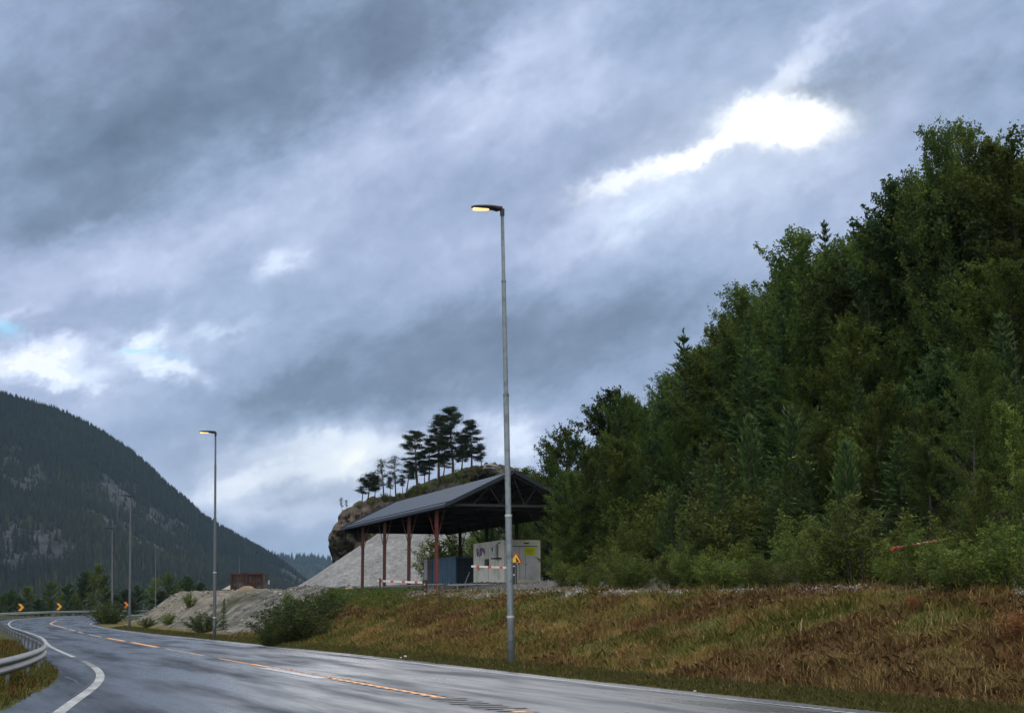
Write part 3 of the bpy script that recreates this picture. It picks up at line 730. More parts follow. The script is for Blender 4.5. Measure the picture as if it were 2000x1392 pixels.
# clad far gable
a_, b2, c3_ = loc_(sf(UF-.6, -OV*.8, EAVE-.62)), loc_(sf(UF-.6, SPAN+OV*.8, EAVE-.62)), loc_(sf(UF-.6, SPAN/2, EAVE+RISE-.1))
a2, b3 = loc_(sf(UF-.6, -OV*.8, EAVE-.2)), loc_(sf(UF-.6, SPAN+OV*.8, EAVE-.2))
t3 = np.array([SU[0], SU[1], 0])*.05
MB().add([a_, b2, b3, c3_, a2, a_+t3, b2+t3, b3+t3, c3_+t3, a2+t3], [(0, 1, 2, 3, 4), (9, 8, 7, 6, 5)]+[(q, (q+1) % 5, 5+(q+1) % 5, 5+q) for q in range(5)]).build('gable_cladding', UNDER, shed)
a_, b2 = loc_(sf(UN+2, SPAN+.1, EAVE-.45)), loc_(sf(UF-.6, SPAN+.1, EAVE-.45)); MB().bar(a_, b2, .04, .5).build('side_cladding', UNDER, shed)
# columns with braces
cu = [0.0, 6.0, 12.0, 18.0]
for row, v_ in enumerate((0.0, SPAN)):
    for k, u_ in enumerate(cu):
        p = sf(u_, v_); zb = gz_(p[0], p[1])
        m_ = (REDN if k == 0 else REDD) if row == 0 else DKST  # near corner column brighter red, rest of its row darker, far row near black
        c0 = loc_((p[0], p[1], zb-.5)); c1 = loc_((p[0], p[1], EAVE-.1))
        cl = MB()
        d_ = np.array([SU[0], SU[1], 0])*0.15; e_ = np.array([SV[0], SV[1], 0])*0.13
        cl.bar(c0, c1, .08, .15)
        cl.bar(c0-d_*.55, c1-d_*.55, .17, .03); cl.bar(c0+d_*.55, c1+d_*.55, .17, .03)
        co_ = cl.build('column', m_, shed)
        if k == 0 and row == 0: co_['label'] = 'brightest red column, at the near corner'
        for sg in (-1, 1):
            a_ = (p[0], p[1], EAVE-2.2)
            b_ = sf(u_+sg*1.9, v_, EAVE-.15)
            MB().bar(loc_(a_), loc_(b_), .035, .04).build('brace', m_, co_)
        b_ = sf(u_, v_-1.5, EAVE-.15)
        if row: MB().bar(loc_((p[0], p[1], EAVE-2.3)), loc_(b_), .06, .06).build('brace', m_, co_)
# eave beams, purlins
for v_ in (0.0, SPAN):
    MB().bar(loc_(sf(UN+.3, v_, EAVE-.14)), loc_(sf(UF-.3, v_, EAVE-.14)), .18, .30).build('eave_beam', DKST, shed)
for sg in (-1, 1):
    for fr_ in (.15, .38, .62, .85):
        v_ = SPAN/2+sg*(SPAN/2)*fr_; z_ = EAVE+RISE*(1-fr_)-.16
        MB().bar(loc_(sf(UN+.05, v_, z_)), loc_(sf(UF-.05, v_, z_)), .08, .14).build('purlin', DKST, shed)
# trusses
TRM = simple('grey_truss_steel', (0.018, 0.019, 0.020), 0.8, 0.0, 0.3); 
for k, u_ in enumerate([UN+.25]+cu+[UF-.25]):
    mb = MB(); w_ = .07
    mb.bar(loc_(sf(u_, -OV*.3, EAVE-.24)), loc_(sf(u_, SPAN+OV*.3, EAVE-.24)), .08, .15 if k == 0 else .12)
    mb.bar(loc_(sf(u_, -OV*.3, EAVE-.22)), loc_(sf(u_, SPAN/2, EAVE+RISE-.22)), .10, .10)
    mb.bar(loc_(sf(u_, SPAN+OV*.3, EAVE-.22)), loc_(sf(u_, SPAN/2, EAVE+RISE-.22)), .10, .10)
    web = [(.16, 0), (.30, 1), (.40, 0), (.5, 1), (.60, 0), (.70, 1), (.84, 0)]
    for (a_, ta), (b2, tb) in zip(web[:-1], web[1:]):
        top = lambda f_: EAVE-.22+RISE*(1-abs(f_-.5)*2)
        mb.bar(loc_(sf(u_, a_*SPAN, top(a_) if ta else EAVE-.22)), loc_(sf(u_, b2*SPAN, top(b2) if tb else EAVE-.22)), .04, .04)
    mb.build('truss', TRM if k == 0 else DKST, shed)

# ------------------------------------------------------------------ white container
def frame_obj(name, u_, v_, zg, **k):
    p = sf(u_, v_); return empty(name, (p[0], p[1], zg), rz=math.atan2(SV[1], SV[0]), **k)   # local x = v axis, local y = u axis
CW = simple('dirty_white_steel', (0.86, 0.85, 0.76), 0.5, 0, 0.04, 5, dirt=(0.62, 0.60, 0.52), dirtamt=0.1, dscale=.9)
CWB = simple('bluish_white_panel', (0.70, 0.73, 0.76), 0.5, 0, 0.04, 5, dirt=(0.52, 0.54, 0.56), dirtamt=0.1, dscale=.9)
CGR = simple('grey_frame', (0.30, 0.32, 0.33), 0.5, 0, 0.15); CDK = simple('dark_trim', (0.05, 0.055, 0.055), 0.6, 0, 0.2)
pc = at(984, 1139, 93.5); zc0 = float(pc[2])
cont = empty('site_container', (pc[0], pc[1], zc0), rz=math.atan2(SV[1], SV[0]), label='dirty white site container with doors and a yellow notice, under the shed', cat='container')
CL, CWd, CH = 6.06, 2.36, 2.55
MB().box((CWd/2, CL/2, CH/2+.12), (CWd-.06, CL-.06, CH-.24+.1)).build('body', CW, cont)
mb = MB()
for x_ in (.06, CWd-.06):
    for y_ in (.06, CL-.06): mb.box((x_, y_, CH/2+.05), (.12, .12, CH))
for z_ in (.14, CH-.0):
    for x_ in (.06, CWd-.06): mb.box((x_, CL/2, z_), (.115, CL-.24, .14))
    for y_ in (.06, CL-.06): mb.box((CWd/2, y_, z_), (CWd-.24, .115, .14))
mb.build('frame', CW, cont)
# end face doors (local y = 0)
for x_ in (CWd*.27, CWd*.73):
    d = MB().box((x_, .012, CH*.44+.1), (CWd*.44, .04, CH*.78)).build('end_door', CWB, cont, bevel=.008)
    MB().tube([(x_-.35 if x_ > 1.2 else x_+.35, -.03, .25), (x_-.35 if x_ > 1.2 else x_+.35, -.03, CH*.85)], .014, 6).build('lock_rod', CGR, d)
    MB().box((x_-.3 if x_ > 1.2 else x_+.3, -.035, CH*.45), (.14, .03, .04)).build('handle', CDK, d)
MB().box((CWd/2, -.004, CH*.87+.02), (CWd*.86, .02, .05)).build('door_head', CDK, cont)
MB().box((CWd*.62, -.012, CH*.93+.05), (.32, .03, .07)).build('vent', CDK, cont)
sgn = MB().box((CWd*.72, -.022, CH*.76), (.74, .014, .46)).build('notice', simple('notice_yellow', (0.80, 0.85, 0.03), .5, 0, .05), cont)
mb = MB()
for z_, w_ in ((.15, .5), (.06, .56), (-.01, .40), (-.08, .5), (-.16, .34)):
    mb.box((CWd*.72-(.56-w_)*.2, -.031, CH*.76+z_), (w_, .003, .028))
mb.build('notice_line', simple('faint_print', (0.25, 0.29, 0.02), .6), sgn)
# long face (local x = 0): panels, door, cabinets, graffiti
mb = MB()
for y_ in (1.15, 2.55, 3.1): mb.box((.028, y_, CH*.45+.1), (.012, .03, CH*.82))
mb.build('panel_joint', CDK, cont)
d = MB().box((.016, 2.05, CH*.40+.12), (.04, .95, CH*.76)).build('side_door', CW, cont, bevel=.008)
MB().box((-.02, 1.66, CH*.42), (.04, .05, .13)).build('handle', CDK, d)
MB().box((-.07, 1.55, CH*.80), (.15, .62, .62)).build('electric_cabinet', CWB, cont, bevel=.01)
MB().box((-.15, 1.75, CH*.82), (.01, .2, .24)).build('meter_window', CDK, cont)
MB().box((-.16, .95, CH*.60), (.38, .95, .08)).build('shelf', CDK, cont)
MB().tube([(-.05, 1.1, CH*.60), (-.05, 1.1, CH*.95), (-.05, .6, CH*.97)], .03, 6).build('conduit', CDK, cont)
MB().box((-.04, 3.2, CH*.53), (.10, .58, .42)).build('meter_box', simple('dark_green_box', (.02, .04, .035), .5), cont, bevel=.01)
mb = MB(); rg = random.Random(2)
for k in range(9):
    y_ = 5.3-k*.2; pts = [(-.004-.0, y_+rg.uniform(-.08, .08), CH*.60+.55+rg.uniform(-.35, .25)) for _ in range(4)]
    mb.tube(pts, .022, 5)
for k in range(6):
    y_ = 5.2-k*.26; pts = [(-.004, y_+rg.uniform(-.14, .14), CH*.40+rg.uniform(-.12, .2)) for _ in range(3)]
    mb.tube(pts, .014, 5)
mb.build('graffiti', simple('purple_spray', (.22, .10, .30), .6), cont)
MB().box((CWd/2, CL/2, -.02), (CWd-.3, CL-.1, .13)).build('gap_shade', simple('gap_shade_dark', (.03, .025, .02), .9), cont)  # dark slab stands in for the shaded gap under the container
# duckboard / ramp in front of the container's long side
rp = sf(8.2, 1.6); 
# ------------------------------------------------------------------ blue container and its neighbours
BL = simple('blue_steel', (0.035, 0.105, 0.19), 0.5, 0, 0.12, 3, dirt=(0.03, 0.06, 0.10), dirtamt=0.2, dscale=2)
BLD = simple('dark_blue_steel', (0.018, 0.035, 0.06), 0.55, 0, 0.2)
pb_ = at(890, 1141, 101.5)
blue = empty('blue_container', (pb_[0], pb_[1], float(pb_[2])), rz=math.atan2(SV[1], SV[0]), label='low dark blue steel container between the shed columns', cat='container')
bw, bl_, bh = 1.9, 5.6, 1.78
V = []; nn = 56
for k in range(nn+1):
    y_ = bl_*k/nn; o_ = .03 if (k//2) % 2 else 0
    V += [(o_, y_, .08), (o_, y_, bh-.06)]
F = [(2*k, 2*k+1, 2*k+3, 2*k+2) for k in range(nn)]
npmesh('side_wall', np.array(V), F, BL, blue)
V2 = np.array(V); V2[:, 0] = bw-V2[:, 0]; npmesh('side_wall', V2, F, BL, blue)
MB().box((bw/2, .03, bh/2), (bw-.1, .03, bh-.1)).build('end_door', BLD, blue)
MB().box((bw/2, bl_-.03, bh/2), (bw-.1, .03, bh-.1)).build('end_wall', BL, blue)
MB().box((bw/2, bl_/2, bh-.02), (bw-.02, bl_-.02, .05)).build('roof', BL, blue)
mb = MB()
for x_ in (.03, bw-.03):
    for y_ in (.0, bl_): mb.box((x_, y_, bh/2), (.1, .1, bh))
    mb.box((x_, bl_/2, .05), (.07, bl_-.1, .1)); mb.box((x_, bl_/2, bh+.005), (.07, bl_-.1, .07))
mb.build('frame', BL, blue)
mb = MB()
for x_ in (.5, 1.4): mb.tube([(x_, -.02, .1), (x_, -.02, bh-.1)], .016, 6)
mb.build('lock_rod', CDK, blue)
pg = at(836, 1141, 107.5)
gcab = empty('grey_cabinet', (pg[0], pg[1], float(pg[2])), rz=math.atan2(SV[1], SV[0]), label='narrow grey steel cabinet at the left end of the blue container', cat='cabinet')
MB().box((.1, .4, .9), (.36, .8, 1.7)).build('body', CGR, gcab, bevel=.02)
MB().box((.1, -.012, .9), (.30, .02, 1.5)).build('door', simple('grey_door', (.24, .26, .26), .5), gcab, bevel=.005)
MB().box((.1, .4, 1.77), (.42, .88, .04)).build('lid', CDK, gcab)
# leaning board beside the container
pw = at(912, 1139, 97)
o = MB().bar((0, 0, -.05), (.32, .1, .72), .16, .03).build('leaning_board', simple('pale_board', (.24, .26, .22), .8)); o.location = (pw[0]-.15, pw[1], pw[2])
tag(o, 'pale board leaning at the left foot of the white container', 'board')

# ------------------------------------------------------------------ boom barriers
BW = simple('boom_white', (0.72, 0.72, 0.70), .45, 0, .05, dirt=(.5, .48, .45), dirtamt=.2); BR = simple('boom_red', (.55, .055, .04), .45, 0, .1)
def boom(root, a, b_, bands, hw=.05):
    a = np.array(a, float); b_ = np.array(b_, float)
    o = MB().bar(a, b_, hw*1.3, hw*2).build('boom', BW, root, bevel=.01)
    for t0, t1 in bands:
        MB().bar(a+(b_-a)*t0, a+(b_-a)*t1, hw*1.3+.012, hw*2+.012).build('red_band', BR, o)
    return o
# barrier by the container
c1 = at(1003.5, 1141, 84.0)
br1 = empty('boom_barrier', c1, label='red and white boom barrier closed before the white container, with black cabinet', cat='barrier', group='boom barriers at the yard')
bx = MB().box((0, 0, .58), (.34, .34, 1.22)).build('cabinet', BLACK, br1, bevel=.02)
MB().box((.02, -.18, .98), (.12, .01, .06)).build('reflector', BW, bx); MB().box((-.02, -.18, .52), (.14, .01, .07)).build('reflector', BW, bx)
MB().box((.12, -.1, 1.12), (.22, .12, .07)).build('boom_bracket', BW, br1)
a1 = at(921, 1105.5, 85.5)-c1; b1 = at(998, 1108.5, 84.0)-c1
boom(br1, a1, b1, [(.13, .21), (.43, .51), (.72, .80)], .055)
# barrier by the red columns
c2 = at(829.5, 1159, 80.5)
br2 = empty('boom_barrier', c2, label='red and white boom barrier across the shed front, resting on a thin post', cat='barrier', group='boom barriers at the yard')
bx = MB().box((0, 0, .36), (.24, .26, .72)).build('cabinet', BLACK, br2, bevel=.02)
MB().box((-.01, -.14, .48), (.07, .01, .09)).build('reflector', YEL, bx); MB().box((.03, -.14, .18), (.06, .01, .12)).build('reflector', simple('dull_yellow', (.45, .40, .15), .5), bx)
boom(br2, at(737, 1134, 81.5)-c2, at(829, 1137.5, 80.4)-c2, [(.07, .12), (.29, .35), (.53, .59), (.80, .86)], .05)
rp_ = at(742, 1160, 81.2)-c2
MB().bar(rp_-np.array([0, 0, .3]), rp_+np.array([0, 0, .84]), .09, .09).build('rest_post', simple('brown_steel', (.06, .035, .03), .6), br2)
# warning sign on the first cabinet
ws = at(1007.5, 1092, 83.0)
sg_ = empty('warning_sign', (ws[0], ws[1], c1[2]), rz=R(6), label='yellow triangular warning sign with red border beside the big lamp post', cat='road sign')
zc = ws[2]-c1[2]
def tri(mb, r_, y0, y1, dz=0.0):
    P = [(0, r_), (-r_*.866, -r_*.5), (r_*.866, -r_*.5)]
    mb.add([(x_, y0, z_+zc+dz) for x_, z_ in P]+[(x_, y1, z_+zc+dz) for x_, z_ in P], [(0, 1, 2), (5, 4, 3), (0, 3, 4, 1), (1, 4, 5, 2), (2, 5, 3, 0)])
    return mb
tri(MB(), .44, -.01, .01).build('border', simple('sign_red', (.42, .02, .02), .45, 0, .05), sg_)
tri(MB(), .30, -.016, -.011).build('face', simple('sign_face_yellow', (.80, .60, .03), .45, 0, .05), sg_)
mb = MB(); P = [(-.03, .05), (.05, .09), (.10, -.02), (.19, -.13), (-.02, -.13), (.03, -.06)]
mb.add([(x_, -.021, z_+zc) for x_, z_ in P]+[(x_, -.017, z_+zc) for x_, z_ in P], [(0, 5, 4, 3, 2, 1), (6, 7, 8, 9, 10, 11)]+[(q, (q+1) % 6, 6+(q+1) % 6, 6+q) for q in range(6)])
mb.build('pictogram', SBLK, sg_)
MB().tube([(-.02, .05, -.2), (-.02, .05, zc+.3)], .03, 8).build('post', GALV, sg_)
# railing behind the second barrier
ra, rb = at(729, 1147, 89.0), at(866, 1140, 86.0)
rl = empty('pipe_railing', (ra+rb)/2-np.array([0, 0, .6]), label='low galvanised pipe railing behind the red columns', cat='railing')
ro_ = np.array(rl.location)
end = rb+np.array([.12, 0, -.10])
MB().tube([ra-ro_, rb-ro_, end-ro_, end-ro_+np.array([0.02, 0, -.35])], .035, 8).build('top_rail', GALV, rl, smooth=True)
MB().tube([ra-ro_-np.array([0, 0, .3]), rb-ro_-np.array([0, 0, .3])], .022, 8).build('mid_rail', GALV, rl, smooth=True)
for k in range(17):
    p = ra+(rb-ra)*k/16.3-ro_
    MB().tube([p, p-np.array([0, 0, .85])], .03, 6).build('post', GALV, rl)
# weighbridge edge: a low pale kerb deck in front of the containers
wa, wb = at(880, 1141, 92), at(1000, 1139, 88.5)
wd = empty('loading_ramp', (wa+wb)/2, label='low grey steel ramp with a thin rail in front of the containers', cat='ramp')
wo = np.array(wd.location)
MB().bar(wa-wo+np.array([0, 0, -.02]), wb-wo+np.array([0, 0, -.02]), .5, .07).build('deck', CGR, wd)
for k in range(7):
    p = wa+(wb-wa)*(.12+k*.13)-wo; MB().box((p[0], p[1]-.25, p[2]-.2), (.06, .06, .34)).build('leg', CGR, wd)

# ------------------------------------------------------------------ rusty container and trough on the rock bank
RUST, nt, b = newmat('rusty_steel'); co = objco(nt)
n1 = E(nt, noise(nt, co, 1.1, 7, 0.65, .5)); n2 = E(nt, noise(nt, vmath(nt, 'ADD', co, (5, 3, 1)), .75, 5, 0.6)); n3 = E(nt, noise(nt, co, 9, 4, .6))
c = ramp(nt, n1*.7+n3*.3, [(.35, (.018, .012, .010)), (.5, (.042, .020, .013)), (.62, (.085, .042, .022)), (.75, (.028, .018, .014))])
c = mixc(nt, ((n2-.50)*8).clamp(), c, (.07, .10, .12)); nt.links.new(c, b.inputs['Base Color']); b.inputs['Roughness'].default_value = .85
pr = at(482, 1158, 134)
rc = empty('rusty_container', (pr[0], pr[1], float(pr[2])), rz=R(-3), label='rusty open steel container with a blue-grey patch on top of the rock bank', cat='container')
w_, d_, h_ = 2.75, 2.3, 1.65
V = []; nn = 44
for k in range(nn+1):
    x_ = -w_/2+w_*k/nn; o_ = .05 if (k//2) % 2 else 0
    V += [(x_, o_, 0), (x_, o_, h_-.03*(k % 9 == 0))]
F = [(2*k, 2*k+1, 2*k+3, 2*k+2) for k in range(nn)]
npmesh('side_wall', np.array(V), F, RUST, rc); V2 = np.array(V); V2[:, 1] = d_-V2[:, 1]; npmesh('side_wall', V2, F, RUST, rc)
for sx in (-1, 1): MB().box((sx*w_/2, d_/2, h_/2), (.05, d_, h_)).build('end_wall', RUST, rc)
mb = MB()
for sx in (-1, 0, 1): mb.box((sx*w_/2, -.03, h_/2+.02), (.12, .1, h_+.1))
mb.box((0, -.03, h_-.02), (w_+.1, .11, .12)); mb.box((-.3, -.02, h_+.07), (.5, .1, .1))
mb.build('rib', simple('dark_rust', (.05, .022, .016), .9, 0, .4), rc)
pt_ = at(434, 1158, 131)
tr = empty('steel_trough', (pt_[0], pt_[1], float(pt_[2])+.12), label='low dark rusty trough with a thin rim, left of the rusty container', cat='trough')
mb = MB().box((0, .3, .0), (1.45, .8, .26)); mb.box((0, .3, .16), (1.7, 1.0, .05)); mb.build('tray', simple('dark_rusty_steel', (.045, .022, .018), .85, 0, .4), tr)
for sx in (-1, 1):
    MB().bar((sx*.78, .0, .15), (sx*.70, .0, -.85), .05).build('leg', CDK, tr)
    MB().bar((sx*.78, .6, .15), (sx*.70, .6, -.85), .05).build('leg', CDK, tr)
for dx_, hh, lb in ((520, .75, 'short white-topped marker post right of the rusty container'), (524.5, .95, 'taller white-topped marker post right of the rusty container')):
    pm = at(dx_, 1157, 136); mk_ = empty('marker_post', pm, label=lb, cat='post', group='marker posts on the bank')
    MB().box((0, 0, hh/2-.2), (.09, .09, hh)).build('stake', simple('grey_wood', (.12, .11, .10), .9), mk_)
    MB().box((0, 0, hh-.05), (.12, .12, .34)).build('white_top', BW, mk_)

# ------------------------------------------------------------------ gravel and rock masses
def heap(name, label, cx, cy, zb, rad, hgt, mat, seed, cat='gravel pile', n=90, kind=None, p=1.0, stretch=(1, 1)):
    t = np.linspace(-1, 1, n); X_, Y_ = np.meshgrid(t, t)
    Xw, Yw = X_*rad*stretch[0], Y_*rad*stretch[1]
    rr_ = np.hypot(X_, Y_)
    r2 = rr_*(1+0.06*fbm(np.arctan2(Y_, X_)*2, rr_*0, 1, 3, seed))
    z_ = hgt*np.clip(1-r2, 0, 1)**p + 0.06*hgt*np.clip(1.15-r2, 0, 1)
    z_ += (r2 < 1.1)*(0.03*hgt*fbm(Xw+cx, Yw+cy, rad/3, 5, seed+2)+.05*fbm(Xw, Yw, .4, 2, seed+5))
    z_ = np.where(r2 > 1.05, -0.8, z_)
    V = np.stack([Xw, Yw, z_], -1).reshape(-1, 3); i_ = np.arange(n*n).reshape(n, n)
    F = np.stack([i_[:-1, :-1], i_[:-1, 1:], i_[1:, 1:], i_[1:, :-1]], -1).reshape(-1, 4)
    o = npmesh(name, V, F, mat, smooth=True); o.location = (cx, cy, zb)
    return tag(o, label, cat)
GRV, nt, b = newmat('crushed_stone'); co = objco(nt)
n1 = E(nt, noise(nt, co, 2.6, 6, .8)); n2 = E(nt, noise(nt, co, .5, 5, .6)); n3 = E(nt, noise(nt, co, 12, 3, .7))
nt.links.new(ramp(nt, n1*.5+n2*.25+n3*.25, [(.36, (.07, .07, .072)), (.46, (.18, .18, .18)), (.54, (.27, .27, .27)), (.64, (.44, .44, .435))]), b.inputs['Base Color']); b.inputs['Roughness'].default_value = .9
bump(nt, b, n1+n3*.6, .8, .12)
pk = at(872, 966, 136)
heap('gravel_pile', 'big cone of pale grey crushed stone behind the shed', pk[0], 136, 2.3, 14.6, float(pk[2])-2.3, GRV, 3, n=150, p=1.04)
SANDM = simple('pale_sand', (.40, .35, .27), .9, 0, .2, 2.5, dirt=(.24, .23, .21), dirtamt=.3, bmp=.3)
ps = at(462, 1135, 150); heap('sand_heap', 'pale sand heap behind the trough and rusty container', ps[0]+.4, 150, 2.2, 4.2, float(ps[2])-2.2, SANDM, 7, cat='sand heap')
DIRT = simple('grey_brown_dirt', (.16, .145, .12), .95, 0, .35, 3, dirt=(.07, .08, .035), dirtamt=.25, bmp=.5)
pd = at(930, 1151, 76); heap('dirt_mound', 'low grey dirt mound with sparse grass before the shed', pd[0], 76.5, 2.0, 3.0, float(pd[2])-2.0, DIRT, 9, cat='dirt mound', n=70, stretch=(1.4, .8))
BOULD = simple('ochre_rock', (.30, .19, .12), .9, 0, .35, 2.2, dirt=(.15, .10, .06), dirtamt=.3, bmp=.7)
def rock(name, label, P_, r_, mat, seed, sq=(1, 1, .7)):
    import bmesh
    bm = bmesh.new(); bmesh.ops.create_icosphere(bm, subdivisions=3, radius=1)
    me = bpy.data.meshes.new(name); bm.to_mesh(me); bm.free()
    co_ = np.empty(len(me.vertices)*3, dtype=np.float32); me.vertices.foreach_get('co', co_); c3 = co_.reshape(-1, 3).astype(float)
    d_ = 1+.28*fbm(c3[:, 0]*1.3+seed, c3[:, 1]*1.3+c3[:, 2], 1.0, 4, seed)+.12*vn(c3[:, 2]*3, c3[:, 0]*3+seed, seed)
    c3 = np.round(c3*d_[:, None]*3.4)/3.4*.45+c3*d_[:, None]*.55
    c3 = c3*np.array(sq)*r_
    me.vertices.foreach_set('co', c3.astype(np.float32).ravel()); me.update(); me.materials.append(mat)
    o = bpy.data.objects.new(name, me); COL.objects.link(o); o.location = P_; o.rotation_euler = (0, 0, seed)
    return tag(o, label, 'rock')
rock('boulder', 'ochre boulder in front of the rusty container', at(483, 1166, 122), .95, BOULD, 3, (1.25, .9, .8))
rock('boulder', 'small ochre stone just left of the ochre boulder', at(465, 1171, 121), .5, BOULD, 5, (1.2, .9, .6))
PINKR = simple('pinkish_rock', (.34, .26, .22), .9, 0, .3, 3, bmp=.6)
rock('boulder', 'pinkish pale boulder in the green grass left of the first red column', at(683, 1158, 90), .45, PINKR, 8, (1.1, .9, .8))
rock('boulder', 'grey angular rock lying at the crest of the rock bank', at(545, 1160, 100), .5, simple('grey_rock', (.22, .21, .20), .9, 0, .3, 3, bmp=.6), 11, (1.5, .9, .5))
WPL = simple('white_plastic', (.75, .75, .72), .5)
lp = ground_hit(789, 1268); zz = float(terr(np.array([lp[0]]), np.array([lp[1]]))[0])
for px_, py_, s_, lb in ((783, 1270, .02, 'small white scrap of plastic on the verge, left of a pair'), (792, 1266, .03, 'larger white scrap of plastic on the verge, right of a pair')):
    q = at(px_, py_, 43.5); o = rock('litter', lb, (q[0], q[1], float(terr(np.array([q[0]]), np.array([q[1]]))[0])+.12), s_, WPL, 4, (1.6, 1, .8)); o['category'] = 'litter'
q = at(1305, 1341, 26.5); o = rock('litter', 'tiny pale scrap lying at the asphalt edge by the ribbed line', (float(xr(26.5)+.55), 26.5, .015), .018, WPL, 6, (1.6, 1, .5)); o['category'] = 'litter'
# stake on the bank
q = at(1563, 1250, 31); zz = float(terr(np.array([q[0]]), np.array([q[1]]))[0])
o = MB().tube([(0, 0, -.2), (.02, 0, .2), (.05, 0, .42)], [.014, .012, .008], 6).build('wooden_stake', simple('pale_wood', (.42, .32, .20), .8)); o.location = (q[0], q[1], zz); tag(o, 'thin pale stick standing upright on the brown bank', 'stick')
# red and white pole sticking out of the bushes
ra, rb = at(1742, 1072, 36.2), at(1850, 1053, 38.0)
rp = empty('striped_pole', ra, label='red and white pole sticking out of the bushes on the right', cat='pole')
MB().tube([(0, 0, 0), tuple((rb-ra)*.42)], .045, 10).build('red_end', simple('faded_red', (.40, .06, .06), .45), rp)
MB().tube([tuple((rb-ra)*.42), tuple((rb-ra)*.62)], .043, 10).build('pale_band', simple('faded_pink', (.5, .33, .30), .5), rp)
MB().tube([tuple((rb-ra)*.62), tuple((rb-ra)*1.0)], [.04, .03], 10).build('red_shaft', simple('dull_red', (.32, .08, .05), .5), rp)
# ------------------------------------------------------------------ far mountains
def sil_mesh(name, pts, Dfoot, Dridge, Dback, foot_z, mat, seed, rough=1.0, nt_=70, step=8, rockf=True):
    """a real hillside: foot, ridge and back slope, ridge height read from the skyline"""
    pts = np.array(pts, float)
    pxs = np.arange(pts[0, 0], pts[-1, 0]+1, step); py = np.interp(pxs, pts[:, 0], pts[:, 1])
    T = np.concatenate([np.linspace(0, 1, nt_), np.linspace(1.03, 1.5, 14)])
    dr = np.interp(pxs, pts[:, 0], pts[:, 2]) if pts.shape[1] > 2 else np.full(len(pxs), Dridge)
    V = np.zeros((len(pxs), len(T), 3))
    for k, p in enumerate(pxs):
        d = ray(p, py[k]); Yr = dr[k]; zr_ = 1.4+d[2]/d[1]*Yr; Yf = Yr*Dfoot/Dridge
        sx = d[0]/d[1]
        Yt = np.where(T <= 1, Yf+(Yr-Yf)*T, Yr+(T-1)*2*(Dback-Dridge))
        zz = np.where(T <= 1, foot_z+(zr_-foot_z)*(0.80*T+0.20*T**2), zr_-(T-1)*zr_*1.2)
        V[k, :, 0] = sx*Yt; V[k, :, 1] = Yt; V[k, :, 2] = zz
    sc_ = Dridge/2000.0
    nz = fbm(V[..., 0], V[..., 1], 260*sc_, 5, seed)*38*sc_+fbm(V[..., 0]*1.0+V[..., 2]*.6, V[..., 1]*.4, 60*sc_, 4, seed+4)*9*sc_
    env = np.interp(T, [0, .15, .8, 1.0, 1.5], [0, .6, 1, .12, .3])[None, :]
    V[..., 2] += nz*env*rough; V[..., 1] += nz*env*rough*1.2
    n1_, n2_ = len(pxs), len(T); i_ = np.arange(n1_*n2_).reshape(n1_, n2_)
    F = np.stack([i_[:-1, :-1], i_[1:, :-1], i_[1:, 1:], i_[:-1, 1:]], -1).reshape(-1, 4)
    # bare rock in slanting patches
    P_ = np.repeat(pxs[:, None], n2_, 1); Tm = np.repeat(T[None, :], n1_, 0)
    rk_ = fbm(P_*.7+Tm*260, P_*.45-Tm*500, 70, 6, seed+9, .62)+.35*fbm(P_+Tm*200, Tm*300, 160, 3, seed+30)
    rk_ = sm((rk_-.01)/.2)*(Tm < .86)*np.interp(Tm, [0, .05, .15, .75, .86], [0, .3, 1, 1, 0])
    o = npmesh(name, V.reshape(-1, 3), F, mat, smooth=True, attrs={'rock': ('FLOAT', rk_.ravel())})
    return tag(o, kind='structure'), V, rk_
MT, nt, b = newmat('mountain_slope'); co = objco(nt)
rk0 = E(nt, attr(nt, 'rock'))
n1 = E(nt, noise(nt, co, .012, 8, .7)); n2 = E(nt, noise(nt, vmath(nt, 'MULTIPLY', co, (1, 1, .35)), .06, 6, .7)); n3 = E(nt, noise(nt, vmath(nt, 'ADD', vmath(nt, 'MULTIPLY', co, (1.6, 1, .5)), (7, 7, 7)), .03, 6, .7))
forest = ramp(nt, n1*.5+n2*.5, [(.3, (.005, .010, .012)), (.6, (.011, .017, .017)), (.75, (.022, .028, .020))])
rockc = ramp(nt, n2*.6+n3*.4, [(.34, (.014, .017, .022)), (.48, (.042, .046, .054)), (.66, (.105, .11, .118))])
nt.links.new(mixc(nt, ((rk0+(n3-.5)*1.1)*1.3-.25).clamp(), forest, rockc), b.inputs['Base Color']); b.inputs['Roughness'].default_value = .95; b.inputs['Specular IOR Level'].default_value = .1
bump(nt, b, n2+n3, .9, 8.0)
mp = [(-900, 560, 1500), (-500, 640, 1600), (-200, 718, 1750), (0, 776, 1900), (50, 790, 1930), (100, 804, 1960), (150, 826, 1990), (200, 853, 2020), (250, 886, 2060), (300, 928, 2120), (330, 958, 2160), (360, 980, 2200), (400, 1018, 2260), (430, 1036, 2300),
      (470, 1058, 2400), (500, 1072, 2450), (530, 1088, 2500), (550, 1102, 2550), (575, 1122, 2600), (600, 1142, 2650), (640, 1168, 2700), (700, 1184, 2800)]
hill1, HV, HR = sil_mesh('mountain', mp, 1150, 2000, 2600, -2, MT, 5)
mp2 = [(380, 1060), (450, 1075), (500, 1085), (545, 1091), (580, 1096), (600, 1092), (620, 1096), (650, 1099), (720, 1092), (800, 1080), (1000, 1070), (1300, 1080)]
MT2 = simple('far_forest', (.02, .03, .022), .95, 0, .3, .01, spec=.1)
hill2, HV2, HR2 = sil_mesh('far_hill', mp2, 4200, 5200, 6000, -2, MT2, 15, rough=.35, nt_=20, step=10)
